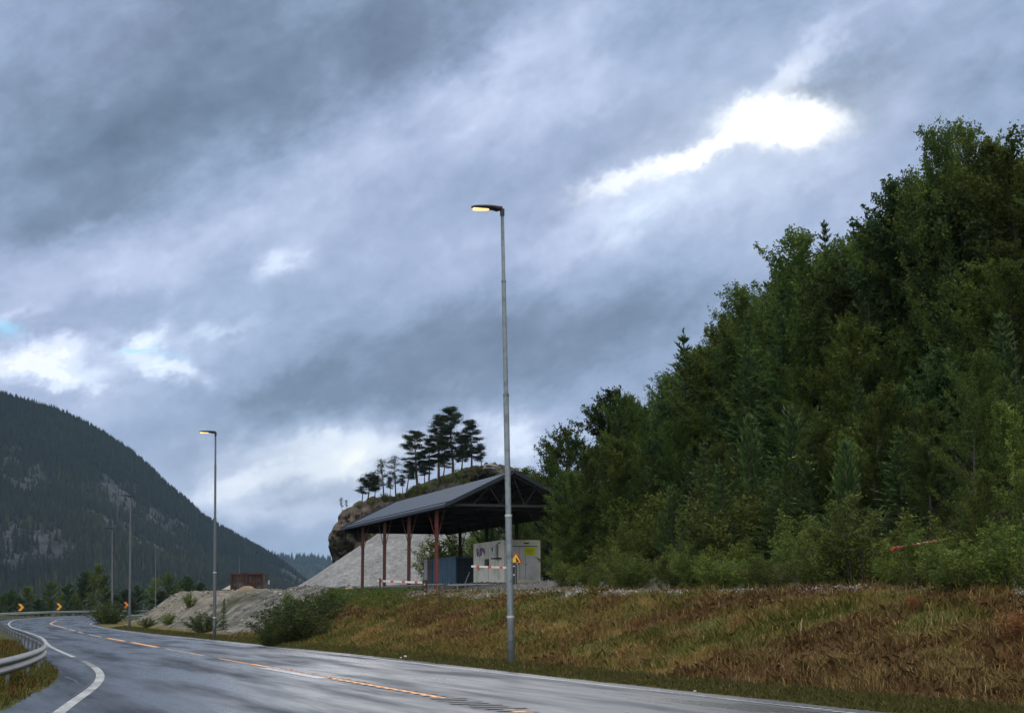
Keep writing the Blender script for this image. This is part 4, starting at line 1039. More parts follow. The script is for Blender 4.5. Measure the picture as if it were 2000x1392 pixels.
# conifers standing on the mountain: one wood
def wood(name, V, RK, n_, hmin, hmax, seed, mat, label, tmin=0.0):
    rg = np.random.default_rng(seed); n1_, n2_, _ = V.shape
    a = rg.random(n_)*(n1_-1.001); bq = tmin*n2_+rg.random(n_)*(n2_*.93-1.001-tmin*n2_)
    k = n_//6; bq[:k] = (70/84*n2_ if n2_ > 60 else n2_*.6)-rg.random(k)*2.5
    ia, ib = a.astype(int), bq.astype(int); fa, fb = (a-ia)[:, None], (bq-ib)[:, None]
    P_ = V[ia, ib]*(1-fa)*(1-fb)+V[ia+1, ib]*fa*(1-fb)+V[ia, ib+1]*(1-fa)*fb+V[ia+1, ib+1]*fa*fb
    keep = rg.random(n_) > RK[ia, ib]*.9
    P_ = P_[keep]; n_ = len(P_)
    H_ = hmin+(hmax-hmin)*rg.random(n_)**1.7; W_ = H_*(.16+.08*rg.random(n_))
    K = 5; ang = np.linspace(0, 2*np.pi, K, endpoint=False)[None, :]+rg.random(n_)[:, None]*6
    ring = np.stack([P_[:, None, 0]+W_[:, None]*np.cos(ang), P_[:, None, 1]+W_[:, None]*np.sin(ang), P_[:, None, 2]+0*ang+H_[:, None]*.05-1], -1)
    top = np.stack([P_[:, 0], P_[:, 1], P_[:, 2]+H_], -1)[:, None]
    VV = np.concatenate([ring, top], 1).reshape(-1, 3); base = np.arange(n_)[:, None]*(K+1)
    F = np.concatenate([np.stack([base[:, 0]+q, base[:, 0]+(q+1) % K, base[:, 0]+K], -1) for q in range(K)])
    tint = np.repeat(np.clip(rg.random(n_)*.55+.3+.6*fbm(P_[:, 0]+P_[:, 2], P_[:, 1]*.5+P_[:, 2], 150, 4, 9), 0, 1), K+1)
    return tag(npmesh(name, VV, F, mat, attrs={'tint': ('FLOAT', tint)}), label, 'forest', kind='stuff')
FARW, nt, b = newmat('far_conifers')
nt.links.new(ramp(nt, attr(nt, 'tint'), [(0, (.005, .010, .012)), (.6, (.011, .018, .017)), (.95, (.018, .026, .018)), (1, (.035, .038, .022))]), b.inputs['Base Color']); b.inputs['Roughness'].default_value = .9; b.inputs['Specular IOR Level'].default_value = .1
wood('conifer_forest', HV, HR, 110000, 3, 13, 3, FARW, 'dark conifer forest covering the steep mountain on the left')
wood('conifer_forest', HV2, HR2*0, 9000, 12, 34, 4, FARW, 'hazy blue wood on the far ridge in the valley gap', tmin=.2)

# ------------------------------------------------------------------ rock cliff behind the shed
CLM, nt, b = newmat('cliff_rock'); co = objco(nt)
n1 = E(nt, noise(nt, co, .35, 8, .7, .6)); n2 = E(nt, noise(nt, vmath(nt, 'MULTIPLY', co, (1, 1, 2.4)), 1.1, 6, .7)); ve = E(nt, attr(nt, 'veg')); so2 = E(nt, attr(nt, 'soil'))
rc_ = ramp(nt, n1*.5+n2*.5, [(.38, (.016, .015, .012)), (.48, (.055, .050, .036)), (.56, (.11, .098, .070)), (.66, (.21, .185, .135))])
rc_ = mixc(nt, (so2+(n1-.5)*1.6).clamp(), rc_, ramp(nt, n2, [(.38, (.05, .028, .018)), (.6, (.15, .085, .055))]))
rc_ = mixc(nt, ((ve+(n1-.5)*2.6)).clamp(), rc_, ramp(nt, n2, [(.35, (.018, .026, .012)), (.65, (.055, .06, .025))]))
nt.links.new(rc_, b.inputs['Base Color']); b.inputs['Roughness'].default_value = .92; bump(nt, b, n1*1.0+n2*.5, .9, .5)
cp = np.array([(641, 1092), (643, 1020), (649, 1004), (660, 997), (690, 985), (720, 976), (740, 968), (770, 958), (800, 948), (850, 928), (880, 920), (905, 912), (930, 910), (950, 903), (963, 902), (972, 910), (990, 916), (1010, 926), (1060, 930), (1200, 940)], float)
Dc = 190.0
pxs = np.concatenate([[640.5, 641, 642, 643.5], np.arange(645, 1200, 2.2)])
ncs = len(pxs); sec = np.concatenate([np.linspace(0, 1, 46), np.linspace(1.05, 3, 14)])
V = np.zeros((ncs, len(sec), 3)); veg = np.zeros((ncs, len(sec))); soi = np.zeros_like(veg)
for k, p in enumerate(pxs):
    py_ = np.interp(p, cp[:, 0], cp[:, 1]); T_ = at(p, py_, Dc+8)[2]
    sx = (p-1000)/3040; steep = np.interp(p, [640, 760, 900], [.66, .55, .45])
    for j, t in enumerate(sec):
        if t <= 1:
            z_ = 1.0+(T_-1.0)*t
            dd = Dc-3+ (0 if t < steep else ((t-steep)/(1-steep))**1.3*11)
            dd += (1-t)*-2.5
        else:
            z_ = T_-(t-1)*2.0; dd = Dc+8+(t-1)*14
        xx = sx*(Dc+4)
        # the left end wraps back
        V[k, j] = (xx, dd+max(0, 8-(p-640)*.35)*(.9), z_)
        hgt = (z_-1)/(T_-1+.01)
        veg[k, j] = (0.22 if t > .80 else (.0 if t > steep+.1 else -.9))+.15*(p > 760)-.3*(p < 720)
        soi[k, j] = (0.3 if (t > steep+.06 and p < 770) else (0.0 if t > steep else -1.2))
nz = fbm(V[..., 0]*1.0, V[..., 2]*.9, 5.0, 6, 7, .6); nz2 = fbm(V[..., 0]*.8+V[..., 2]*.3, V[..., 2]*2.0, 2.2, 4, 17, .6)
envt = np.interp(sec, [0, .9, 1, 3], [1, 1, .35, .8])[None, :]
nzs = np.round((nz2*2.0+nz*1.4+fbm(V[..., 0]*1.3+V[..., 2]*.5, V[..., 2]*1.2, 2.4, 3, 37))*2.2)/2.2
V[..., 1] += -(nz*2.0+nz2*.8+nzs*1.7)*envt; V[..., 2] += np.round(fbm(V[..., 0], V[..., 0]*0+1, 3.2, 4, 43, .6)*4)/4*.9*np.interp(sec, [0, .6, .9, 3], [0, 0, 1, 1])[None, :]; V[..., 2] += (.7*fbm(V[..., 0], V[..., 1], 3, 4, 23)*np.interp(sec, [0, .5, .9, 3], [0, .6, .8, 1])[None, :])
V[..., 0] += fbm(V[..., 2], V[..., 2]*0+3, 3.0, 4, 29)[...]*np.interp(pxs, [640, 690], [1.0, 0])[:, None]
i_ = np.arange(ncs*len(sec)).reshape(ncs, len(sec)); F = np.stack([i_[:-1, :-1], i_[1:, :-1], i_[1:, 1:], i_[:-1, 1:]], -1).reshape(-1, 4)
tag(npmesh('rock_cliff', V.reshape(-1, 3), F, CLM, attrs={'veg': ('FLOAT', veg.ravel()), 'soil': ('FLOAT', soi.ravel())}), kind='structure')
CLV = V
rock('boulder', 'grey rock lip standing on the crest of the cliff right of the pines', tuple(at(958, 914, Dc+4)), .95, simple('pale_cliff_rock', (.22, .21, .20), .9, 0, .3, 1.5, bmp=.6), 14, (2.2, 1, .62))

# ------------------------------------------------------------------ plants
def cards(C, D, L, W, rng, jit=0.0):
    C = np.asarray(C, float); D = D/(np.linalg.norm(D, axis=1, keepdims=True)+1e-9)
    r_ = rng.normal(size=C.shape); Pp = np.cross(D, r_); Pp /= (np.linalg.norm(Pp, axis=1, keepdims=True)+1e-9)
    L = np.broadcast_to(L, (len(C),))[:, None]; W = np.broadcast_to(W, (len(C),))[:, None]
    V = np.stack([C-D*L/2, C+Pp*W/2, C+D*L/2, C-Pp*W/2], 1).reshape(-1, 3)
    F = np.arange(len(C)*4).reshape(-1, 4)
    return V, F
BARK = simple('dark_bark', (.055, .045, .038), .9, 0, .4, 4)
BIRCHB = simple('birch_bark', (.06, .056, .05), .8, 0, .4, 5, dirt=(.05, .045, .04), dirtamt=.4, dscale=4)
PINEB = simple('pine_bark', (.075, .045, .032), .9, 0, .3, 4)
BIRCHL = leafmat('birch_leaves', (.034, .060, .014), (.078, .120, .024), (.170, .200, .042), .42, hv=.2)
BUSHL = leafmat('willow_leaves', (.044, .072, .016), (.110, .150, .030), (.27, .29, .065), .38, hv=.18)
SPRL = leafmat('spruce_needles', (.026, .050, .018), (.056, .098, .030), (.110, .165, .050), .25)
PINL = leafmat('pine_needles', (.012, .022, .012), (.022, .036, .018), (.04, .055, .025), .1)
protos = {}
def finish(key, tmb, bark, V, F, tint, leaf, crown='crown', stem='trunk'):
    t_ = tmb.build(stem, bark, smooth=True); c_ = npmesh(crown, V, F, leaf, attrs={'tint': ('FLOAT', tint)})
    protos[key] = (t_.data, c_.data, stem, crown)
    for o in (t_, c_): bpy.data.objects.remove(o)
def birch(key, seed, H, R_, h0=.12, nb=46, lf=.085, leaf=BIRCHL, bark=BIRCHB, dens=1.0, up=.9):
    rg = np.random.default_rng(seed); tm = MB()
    lean = rg.normal(0, .03, 2); tp = [(lean[0]*h*h/H*1.5+.06*math.sin(h*1.3+seed), lean[1]*h*h/H*1.5, h) for h in np.linspace(-.4, H*.97, 9)]
    tm.tube(tp, list(np.linspace(.012*H, .008, 9)), 6)
    C, D, TT = [], [], []
    for k in range(nb):
        f = h0+(1-h0)*((k+rg.random())/nb)**.9; h = f*H
        base = np.array([np.interp(h, [p[2] for p in tp], [p[i_] for p in tp]) for i_ in (0, 1)]+[h])
        prof_ = (math.sin(math.pi*min(1, (f-h0)/(1-h0)*.80+.18))**.75)
        Lb = R_*prof_*(.65+.6*rg.random())+.18
        az_ = rg.random()*6.283+k*2.4; e_ = R(25+45*f*up+rg.normal(0, 9)); d0 = np.array([math.cos(az_)*math.cos(e_), math.sin(az_)*math.cos(e_), math.sin(e_)])
        tip = base+d0*Lb+np.array([0, 0, .10*Lb]); mid = base+d0*Lb*.5
        tm.tube([base, mid, tip], [.004*H*(1.15-f)+.005, .010, .004], 3, False)
        nt2 = int(6+10*Lb)
        ctint = rg.random()*.5
        for q in range(nt2):
            tq = .08+.92*rg.random(); b0 = base+(tip-base)*tq
            dd = d0*.5+rg.normal(0, .55, 3)+np.array([0, 0, .45]); dd /= np.linalg.norm(dd); tl = .22+.34*rg.random()
            nl = int((9+rg.integers(0, 6))*dens)
            tt_ = rg.random(nl)[:, None]
            C.append(b0+dd*tl*tt_+rg.normal(0, .055, (nl, 3))); D.append(rg.normal(size=(nl, 3))+dd*.3+np.array([0, 0, -.35])); TT.append(np.clip(ctint+rg.random(nl)*.45+.1*rg.normal(size=nl), 0, 1))
    # leading shoots
    for q in range(5):
        b0 = np.array(tp[-1])+np.array([rg.normal(0, .25), rg.normal(0, .25), -rg.random()*1.0]); nl = 26
        tt_ = rg.random(nl)[:, None]; C.append(b0+np.array([rg.normal(0, .15), rg.normal(0, .15), .9])*tt_+rg.normal(0, .05, (nl, 3))); D.append(rg.normal(size=(nl, 3))); TT.append(rg.random(nl)*.6+.2)
    C = np.concatenate(C); D = np.concatenate(D); TT = np.concatenate(TT)
    s_ = lf*(.7+.6*rg.random(len(C)))
    V, F = cards(C, D, s_*1.25, s_*.85, rg)
    finish(key, tm, bark, V, F, np.repeat(TT, 4), leaf); protos[key] += (H*1.1,)
def spruce(key, seed, H, R_, leaf=SPRL, pine=False):
    rg = np.random.default_rng(seed); tm = MB(); tm.tube([(0, 0, -.4), (0, 0, H*.5), (0, 0, H)], [.016*H, .009*H, .006], 6)
    C, D, L_, TT = [], [], [], []
    h = .25; step = .30 if not pine else .34
    while h < H-.12:
        f = h/H; Lb = R_*(1-f)**(.85 if not pine else .7)*(.85+.3*rg.random())+.08; nbr = int(rg.integers(6, 9))
        a0 = rg.random()*6
        for q in range(nbr):
            az_ = a0+q*6.283/nbr+rg.normal(0, .12); e_ = R((-4 if f < .5 else 18)+20*f+rg.normal(0, 6)+(22 if pine else 0)); l_ = Lb*(.8+.35*rg.random())
            d0 = np.array([math.cos(az_)*math.cos(e_), math.sin(az_)*math.cos(e_), math.sin(e_)]); sd_ = np.array([-math.sin(az_), math.cos(az_), 0])
            n_ = max(5, int(l_*26)); t_ = rg.random(n_)[:, None]
            cur = np.array([0, 0, 1])*(t_**2)*l_*(.14 if not pine else .3)
            side = rg.choice([-1, 1], n_)[:, None]; spr = (1-t_)*.30*l_+.05
            C.append(np.array([0, 0, h])+d0*l_*t_+cur+sd_*side*spr*rg.random((n_, 1))+rg.normal(0, .02, (n_, 3)))
            D.append(d0*.8+sd_*side*.6+np.array([0, 0, .15 if not pine else .6])+rg.normal(0, .18, (n_, 3))); L_.append(.13+.12*rg.random(n_)); TT.append(np.clip(.15+.45*rg.random(n_)+.4*(t_[:, 0] > .75), 0, 1))
        h += step*(.8+.4*rg.random())*(1 if H > 3 else .8)
    n_ = 14; tt_ = rg.random((n_, 1)); C.append(np.array([0, 0, H-.45])+np.array([0, 0, .6])*tt_+rg.normal(0, .015, (n_, 3))); D.append(rg.normal(0, .35, (n_, 3))+np.array([0, 0, 1])); L_.append(np.full(n_, .16)); TT.append(np.full(n_, .7))
    C = np.concatenate(C); D = np.concatenate(D); L_ = np.concatenate(L_); TT = np.concatenate(TT)
    V, F = cards(C, D, L_*1.25, .055, rg)
    finish(key, tm, BARK, V, F, np.repeat(TT, 4), leaf); protos[key] += (H,)
def bush(key, seed, H, R_, leaf=BUSHL, ns=26, lf=.07, slim=1.0):
    rg = np.random.default_rng(seed); tm = MB(); C, D, TT = [], [], []
    for k in range(ns):
        az_ = rg.random()*6.283; r0_ = R_*.25*rg.random(); out_ = R_*(rg.random()**.6); hh = H*(1-.45*(out_/R_)**2)*(.7+.4*rg.random())
        p0_ = np.array([math.cos(az_)*r0_, math.sin(az_)*r0_, -.15]); p2 = np.array([math.cos(az_)*out_, math.sin(az_)*out_, hh]); p1 = (p0_+p2)/2+np.array([0, 0, .15*hh])
        tm.tube([p0_, p1, p2], [.022, .014, .005], 4, False); ct = rg.random()*.5
        for q in range(22):
            t_ = .12+.88*rg.random()**.8; b0 = (1-t_)**2*p0_+2*t_*(1-t_)*p1+t_*t_*p2
            dd = rg.normal(0, .6, 3)+np.array([0, 0, .5]); dd /= np.linalg.norm(dd); nl = 10
            C.append(b0+dd*(.15+.3*rg.random())*rg.random((nl, 1))+rg.normal(0, .05, (nl, 3))); D.append(rg.normal(size=(nl, 3))+dd*.8); TT.append(np.clip(ct+.5*rg.random(nl), 0, 1))
    C = np.concatenate(C); D = np.concatenate(D); TT = np.concatenate(TT); s_ = lf*(.7+.6*rg.random(len(C)))
    V, F = cards(C, D, s_*1.5*slim, s_*.7, rg)
    finish(key, tm, BARK, V, F, np.repeat(TT, 4), leaf, 'foliage', 'stems'); protos[key] += (H,)
def scots(key, seed, H, bare=.45, spread=.24, nb=24, droop=0.0, dens=1.0):
    rg = np.random.default_rng(seed); tm = MB()
    k_ = rg.normal(0, .05, 2); tp = [np.array([k_[0]*h+.12*math.sin(h*.6+seed), k_[1]*h, h]) for h in np.linspace(-.6, H, 9)]
    tm.tube(tp, list(np.linspace(.021*H+.03, .02, 9)), 7); zs = [p[2] for p in tp]
    C, D, TT = [], [], []
    for k in range(nb):
        f = bare+(1-bare)*(k+.5*rg.random())/nb; h = f*H; base = np.array([np.interp(h, zs, [p[i_] for p in tp]) for i_ in (0, 1)]+[h])
        g = (f-bare)/(1-bare); Lb = H*spread*(math.sin(math.pi*(g*.75+.20))**.8)*(.55+.65*rg.random())
        az_ = rg.random()*6.283; e_ = R(-8+38*g+rg.normal(0, 8)); d0 = np.array([math.cos(az_)*math.cos(e_), math.sin(az_)*math.cos(e_), math.sin(e_)])
        tip = base+d0*Lb; mid = base+d0*Lb*.55+np.array([0, 0, -.06*Lb]); tm.tube([base, mid, tip], [.05, .03, .012], 4, False)
        npad = 6+int(Lb*3.6)
        for q in range(npad):
            t_ = .4+.6*rg.random(); c_ = base+(tip-base)*t_+rg.normal(0, .16, 3)*np.array([1, 1, .5]); r_ = .13+.26*rg.random(); n_ = int(40*dens)
            o_ = rg.normal(0, 1, (n_, 3))*np.array([r_*1.2, r_*1.2, r_*.48]); C.append(c_+o_); D.append(o_*np.array([1, 1, .6])+np.array([0, 0, .5])+rg.normal(0, .3, (n_, 3))); TT.append(rg.random(n_))
    C = np.concatenate(C); D = np.concatenate(D); TT = np.concatenate(TT); V, F = cards(C, D, .24, .07, rg)
    finish(key, tm, PINEB, V, F, np.repeat(TT, 4), PINL); protos[key] += (H,)
def place(key, name, loc, H, rz, label, cat, group=None, wide=1.0, sink=0.0, tilt=0.0):
    td, cd, sn, cn, H0 = protos[key]
    r_ = bpy.data.objects.new(name, None); COL.objects.link(r_); r_.empty_display_size = .3
    r_.location = (float(loc[0]), float(loc[1]), float(loc[2])-sink); s_ = H/H0; r_.scale = (s_*wide, s_*wide, s_); r_.rotation_euler = (tilt, 0, rz)
    tag(r_, label, cat, group)
    for nm, d_ in ((sn, td), (cn, cd)):
        o = bpy.data.objects.new(nm, d_); COL.objects.link(o); o.parent = r_
    return r_
LF = [BIRCHL, BIRCHL, leafmat('yellowing_birch_leaves', (.040, .068, .014), (.092, .135, .024), (.20, .225, .045), .42, hv=.15), leafmat('deep_green_leaves', (.020, .042, .014), (.046, .080, .024), (.10, .145, .04), .35, hv=.2), BIRCHL]
for k in range(5): birch(f'birch{k}', 100+k, 10.0, 2.7+.2*(k % 3), h0=.04, nb=74, lf=[.098, .08, .11, .12, .09][k], leaf=LF[k], up=[.6, .8, .5, .4, .7][k])
for k in range(2): birch(f'aspen{k}', 140+k, 7.5, 1.7, h0=.06, nb=46, lf=.082, leaf=BUSHL, bark=BARK, dens=1.1)
for k in range(4): spruce(f'spruce{k}', 200+k, 5.5, 1.35+.15*(k % 2))
for k in range(2): spruce(f'ypine{k}', 220+k, 4.5, 1.25, pine=True)
for k in range(4): bush(f'bush{k}', 300+k, 2.6, 1.5, ns=30)
bush('willow', 320, 2.4, 1.6, ns=34, lf=.06, slim=1.3, leaf=leafmat('dark_willow_leaves', (.026, .044, .014), (.055, .080, .022), (.12, .145, .038), .3))
spruce('midspruce', 240, 9.0, 1.9)
def gz1(x_, y_): return float(terr(np.array([x_]), np.array([y_]))[0])

# hillside wood on the right
SIL = np.array([(1040, 905), (1050, 885), (1075, 850), (1100, 822), (1130, 812), (1160, 770), (1175, 755), (1215, 768), (1240, 770), (1280, 735), (1300, 705), (1330, 672), (1360, 640), (1390, 612), (1430, 625), (1455, 590), (1475, 552), (1510, 535), (1540, 470), (1565, 442), (1610, 450), (1650, 412), (1700, 408), (1740, 395), (1762, 352), (1785, 290), (1800, 238), (1835, 300), (1860, 235), (1890, 218), (1915, 260), (1935, 300), (1955, 250), (1990, 235), (2050, 240), (2300, 180), (2700, 60), (3200, -100)], float)
rg = np.random.default_rng(77)
zone_names = [(1130, 'behind the shed gable'), (1185, 'above the container bush'), (1260, 'above the yellow-green bush'), (1340, 'above the bush right of the yellow-green one'), (1430, 'over the middle of the gravel edge'), (1510, 'above the broad green bush'), (1590, 'left of the light green bush'), (1680, 'above the light green bush'), (1790, 'above the striped pole'), (1890, 'right above the pole end'), (2060, 'at the right photo edge'), (9999, 'beyond the right photo edge')]
row_names = ['at ground level', 'low on the slope', 'halfway up', 'on the skyline']
nfor = 0; used = {}
cand = []
yy = 19.0
while yy < 121:
    sp = 2.15+yy*.006
    for t_ in np.arange(0.0, 25, sp):
        cand.append((yy+rg.uniform(-.8, .8), t_+rg.uniform(-.9, .9)))
    yy += sp*1.25
for yv, t_ in cand:
    xv = float(Fline(yv))+.6+max(0, t_); zg = gz1(xv, yv)
    if yv < 112 and (xv-S0[0])*SV[0]+(yv-S0[1])*SV[1] < SPAN+1.6 and (yv-S0[1])*SU[1]+(xv-S0[0])*SU[0] > -5: continue
    px_, py_ = pxof((xv, yv, zg))
    if px_ > 3100 or px_ < 1030 or (px_ > 2150 and rg.random() < .45): continue
    sil_y = float(np.interp(px_, SIL[:, 0], SIL[:, 1])); zmax = at(px_, sil_y, yv)[2]
    r_ = rg.random(); tq = t_; t_ = t_*(1+max(0, yv-62)/22)
    if t_ < 1.6:
        key = f'bush{rg.integers(4)}'; H = rg.uniform(1.5, 2.9); nm, cat, kw = 'leafy_bush', 'bush', rg.choice(['leafy green bush', 'yellowish green bush'])
    elif t_ < 8.5:
        if r_ < .52: key = f'spruce{rg.integers(4)}' if rg.random() < .6 else f'ypine{rg.integers(2)}'; H = rg.uniform(2.8, 5.6); nm, cat, kw = ('spruce_tree', 'spruce', 'young green spruce') if 'spruce' in key else ('pine_tree', 'pine', 'young bushy pine')
        elif r_ < .8: key = f'birch{rg.integers(5)}'; H = rg.uniform(4.0, 7.0); nm, cat, kw = 'birch_tree', 'birch', 'young birch'
        else: key = f'bush{rg.integers(4)}'; H = rg.uniform(2.4, 3.8); nm, cat, kw = 'leafy_bush', 'bush', 'tall leafy bush'
    else:
        if r_ < .14: key = 'midspruce'; H = rg.uniform(7, 10); nm, cat, kw = 'spruce_tree', 'spruce', 'dark tall spruce'
        else: bk = int(rg.integers(5)); key = f'birch{bk}'; H = rg.uniform(8, 12.5); nm, cat, kw = 'birch_tree', 'birch', ('rear ' if t_ > 15 else '')+['dense birch', 'fine-leaved birch', 'yellowish birch', 'deep green birch', 'bushy birch'][bk]
    Hm = zmax-zg-.15
    if t_ > 8.5:
        if t_ < 12.5: H = rg.uniform(6, 9.5)
        elif Hm > 5: H = min(max(H, Hm*.86), 13.5)
    H = min(H, Hm*rg.uniform(.86, 1.0))
    if H < 1.2: continue
    zi = next(z for z in zone_names if px_ < z[0])[1]
    top_is = abs(H-Hm) < Hm*.14
    ri = row_names[3] if (top_is and t_ > 6) else row_names[0 if t_ < 2 else 1 if t_ < 6 else 2]
    lb = f'{kw} {ri}, {zi}'; used[lb] = used.get(lb, 0)+1
    if used[lb] == 1 and t_ > 2: lb = lb.replace(kw, ('slim ' if rg.random() < .5 else 'full ')+kw)
    place(key, nm, (xv, yv, zg), H, rg.random()*6.28, lb, cat, f'{cat} {ri}, {zi}', wide=rg.uniform(.9, 1.15)*(1.0 if H > 4 else 1.15), sink=.1, tilt=rg.normal(0, .02))
    nfor += 1
# trees that make the skyline, each its own
for px_, py_, Yd, key, lb in [(1803, 238, 66, 'birch1', 'slim birch top left of the tallest pair, high against the sky'), (1888, 218, 68, 'birch4', 'tallest birch of the wood, against the sky at right'), (1992, 250, 64, 'birch2', 'tall birch cut by the right edge of the photo'),
                              (1762, 350, 70, 'birch3', 'narrow birch shoot just left of the slim tall birch'), (1565, 430, 76, 'birch4', 'birch crowning the middle of the skyline'), (1610, 436, 78, 'midspruce', 'dark spruce spire poking out among the birches of the skyline'),
                              (1475, 545, 82, 'birch1', 'birch at the step in the skyline left of the spruce spire'), (1388, 605, 86, 'birch2', 'birch standing out on the lower left skyline'), (1335, 655, 87, 'spruce1', 'small spruce tip on the lower left skyline'), (1172, 752, 99, 'birch3', 'thin open birch with a bare branch above the shed gable'),
                              (1217, 762, 97, 'birch4', 'upright birch twigs on the skyline right of the thin open birch'), (1098, 820, 103, 'birch0', 'leftmost birch of the wood, its crown over the shed roof'), (1062, 868, 106, 'aspen0', 'dark rounded tree touching the right side of the shed roof')]:
    T = at(px_, py_, Yd); zg = gz1(T[0], T[1]); H = min(T[2]-zg, 15.5)
    place(key, 'birch_tree' if 'birch' in key else 'spruce_tree' if 'spruce' in key else 'broadleaf_tree', (T[0], T[1], T[2]-H), H, px_*.37, lb, 'birch' if 'birch' in key else 'spruce' if 'spruce' in key else 'tree', sink=0, wide=.72 if 1780 < px_ < 1900 else 1.0)
for px_, pyt, Yd, key, lb in [(1112, 915, 85, 'birch1', 'birch hiding the right corner of the shed roof'), (1150, 860, 89, 'birch4', 'fuller birch right of the one hiding the roof corner'), (1205, 850, 84, 'birch2', 'broad birch low between shed and hillside wood'), (1098, 985, 84.5, 'aspen0', 'dark leafy bush covering the right end of the white container')]:
    T = at(px_, pyt, Yd); zg = gz1(T[0], T[1]); place(key, 'birch_tree' if 'birch' in key else 'leafy_bush', (T[0], T[1], zg), T[2]-zg, px_*.3, lb, 'birch' if 'birch' in key else 'bush', wide=1.25)
# chosen shrubs in front
for px_, pyt, Yd, wd_, key, lb, cat in [
    (1985, 775, 35.0, .95, 'aspen0', 'tall leafy aspen bush at the right edge above the bank', 'bush'), (1900, 905, 36.5, 1.15, 'aspen1', 'leafy green aspen bush left of the tall one at the right edge', 'bush'),
    (1672, 975, 41.0, 1.25, 'bush0', 'light green leafy bush below the wood, left of the striped pole', 'bush'), (1625, 1040, 42.5, 1.15, 'bush1', 'smaller light green bush left of the big light green bush', 'bush'), (1790, 1030, 36.0, .95, 'bush2', 'low green bush around the foot of the striped pole', 'bush'),
    (1740, 1090, 38.0, 1.2, 'bush3', 'low dark bush in front of the light green bush', 'bush'), (1860, 1060, 33.0, 1.1, 'bush1', 'dark green bush right of the striped pole', 'bush'), (1960, 1030, 32.0, 1.15, 'bush0', 'dark green bush at the foot of the tall aspen bush', 'bush'),
    (1215, 1078, 66.0, 1.2, 'bush2', 'yellow-green bush behind the pale gravel edge', 'bush'), (1105, 1088, 77.0, 1.1, 'bush3', 'olive bush immediately right of the white container', 'bush'), (1155, 1100, 72.0, 1.2, 'bush0', 'olive green bush between the container bush and the yellow-green one', 'bush'), (1290, 1085, 60.0, 1.1, 'aspen1', 'green bush right of the yellow-green bush', 'bush'),
    (1160, 1128, 64.0, .5, 'bush1', 'slim weedy shrub standing in front of the gravel edge', 'shrub'), (1400, 1080, 54.0, 1.2, 'bush1', 'mid green bush at the middle of the wood edge', 'bush'), (1500, 1075, 49.0, 1.2, 'bush3', 'broad green bush left of the light green bushes', 'bush'),
    (1462, 810, 66, 1.0, 'ypine0', 'blue-green young pine with a pointed top halfway up the slope', 'pine'), (1545, 790, 63, 1.05, 'ypine1', 'fresh green young pine right of the pointed one, halfway up', 'pine'), (1580, 860, 56, 1.1, 'spruce2', 'young spruce in the middle of the slope above the green bushes', 'spruce'), (1405, 900, 64, 1.1, 'spruce0', 'young spruce left of the young pines', 'spruce'), (1190, 960, 84, 1.0, 'spruce3', 'young spruce above the yellow-green bush', 'spruce'), (1955, 610, 48, 1.0, 'spruce1', 'young spruce with clear pointed tip at right, below the tall birches', 'spruce'), (1650, 860, 50, 1.1, 'ypine0', 'bushy young pine over the light green bush', 'pine')]:
    T = at(px_, pyt, Yd); zg = gz1(T[0], T[1]); H = max(T[2]-zg, .8)
    nm = {'bush': 'leafy_bush', 'shrub': 'weedy_shrub', 'pine': 'pine_tree', 'spruce': 'spruce_tree'}[cat]
    place(key, nm, (T[0], T[1], zg), H, px_*.7, lb, cat, wide=wd_*(1.0 if H > 1.8 else 1.3), sink=.05)
# bushes on the rock bank and by the road
for px_, pyt, Yd, wd_, key, lb in [
    (552, 1180, 62.5, 1.0, 'willow', 'dark green willow bush lowest of the clump by the road'), (578, 1170, 65.5, 1.05, 'willow', 'dark green willow bush in the middle of the roadside clump'), (610, 1160, 69.0, 1.1, 'willow', 'willow bush near the top of the roadside clump'),
    (640, 1150, 73.0, 1.2, 'willow', 'topmost willow bush, beside the green grass'), (528, 1214, 61.5, .75, 'willow', 'low green bush at the road end of the willow clump'), (588, 1196, 62.5, 1.05, 'willow', 'low dark willow bush at the foot of the clump'),
    (216, 1176, 140.0, 1.5, 'willow', 'dark round bush at the foot of the faint lamp post'), (200, 1186, 144.0, 1.3, 'willow', 'small dark bush left of the lamp post bush'), (288, 1206, 108.0, 1.2, 'willow', 'low dark shrub at the foot of the pale sand slope'), (330, 1195, 104.0, 1.1, 'bush2', 'small green shrub low on the pale rock bank'),
    (372, 1157, 108.0, .7, 'bush0', 'yellow-green shrub on the shoulder of the pale rock'), (438, 1165, 88.0, .8, 'spruce0', 'small dark fir beside the second lamp post'), (400, 1196, 86.0, 1.2, 'willow', 'dark low shrub left of the second lamp post'), (563, 1153, 82.0, .6, 'bush2', 'thin yellowish shrub on the crest of the rock bank'),
    (882, 1035, 112.0, 1.3, 'bush2', 'light green bush behind the blue container, against the gravel'), (845, 1062, 114.0, 1.2, 'bush0', 'small pale green bush left of the one behind the blue container')]:
    T = at(px_, pyt, Yd); zg = gz1(T[0], T[1]); H = max(T[2]-zg, .7)
    place(key, 'spruce_tree' if 'spruce' in key else 'leafy_bush', (T[0], T[1], zg), H, px_*.7, lb, 'fir' if 'spruce' in key else 'bush', wide=wd_*(1.0 if H > 1.8 else 1.5), sink=.05)
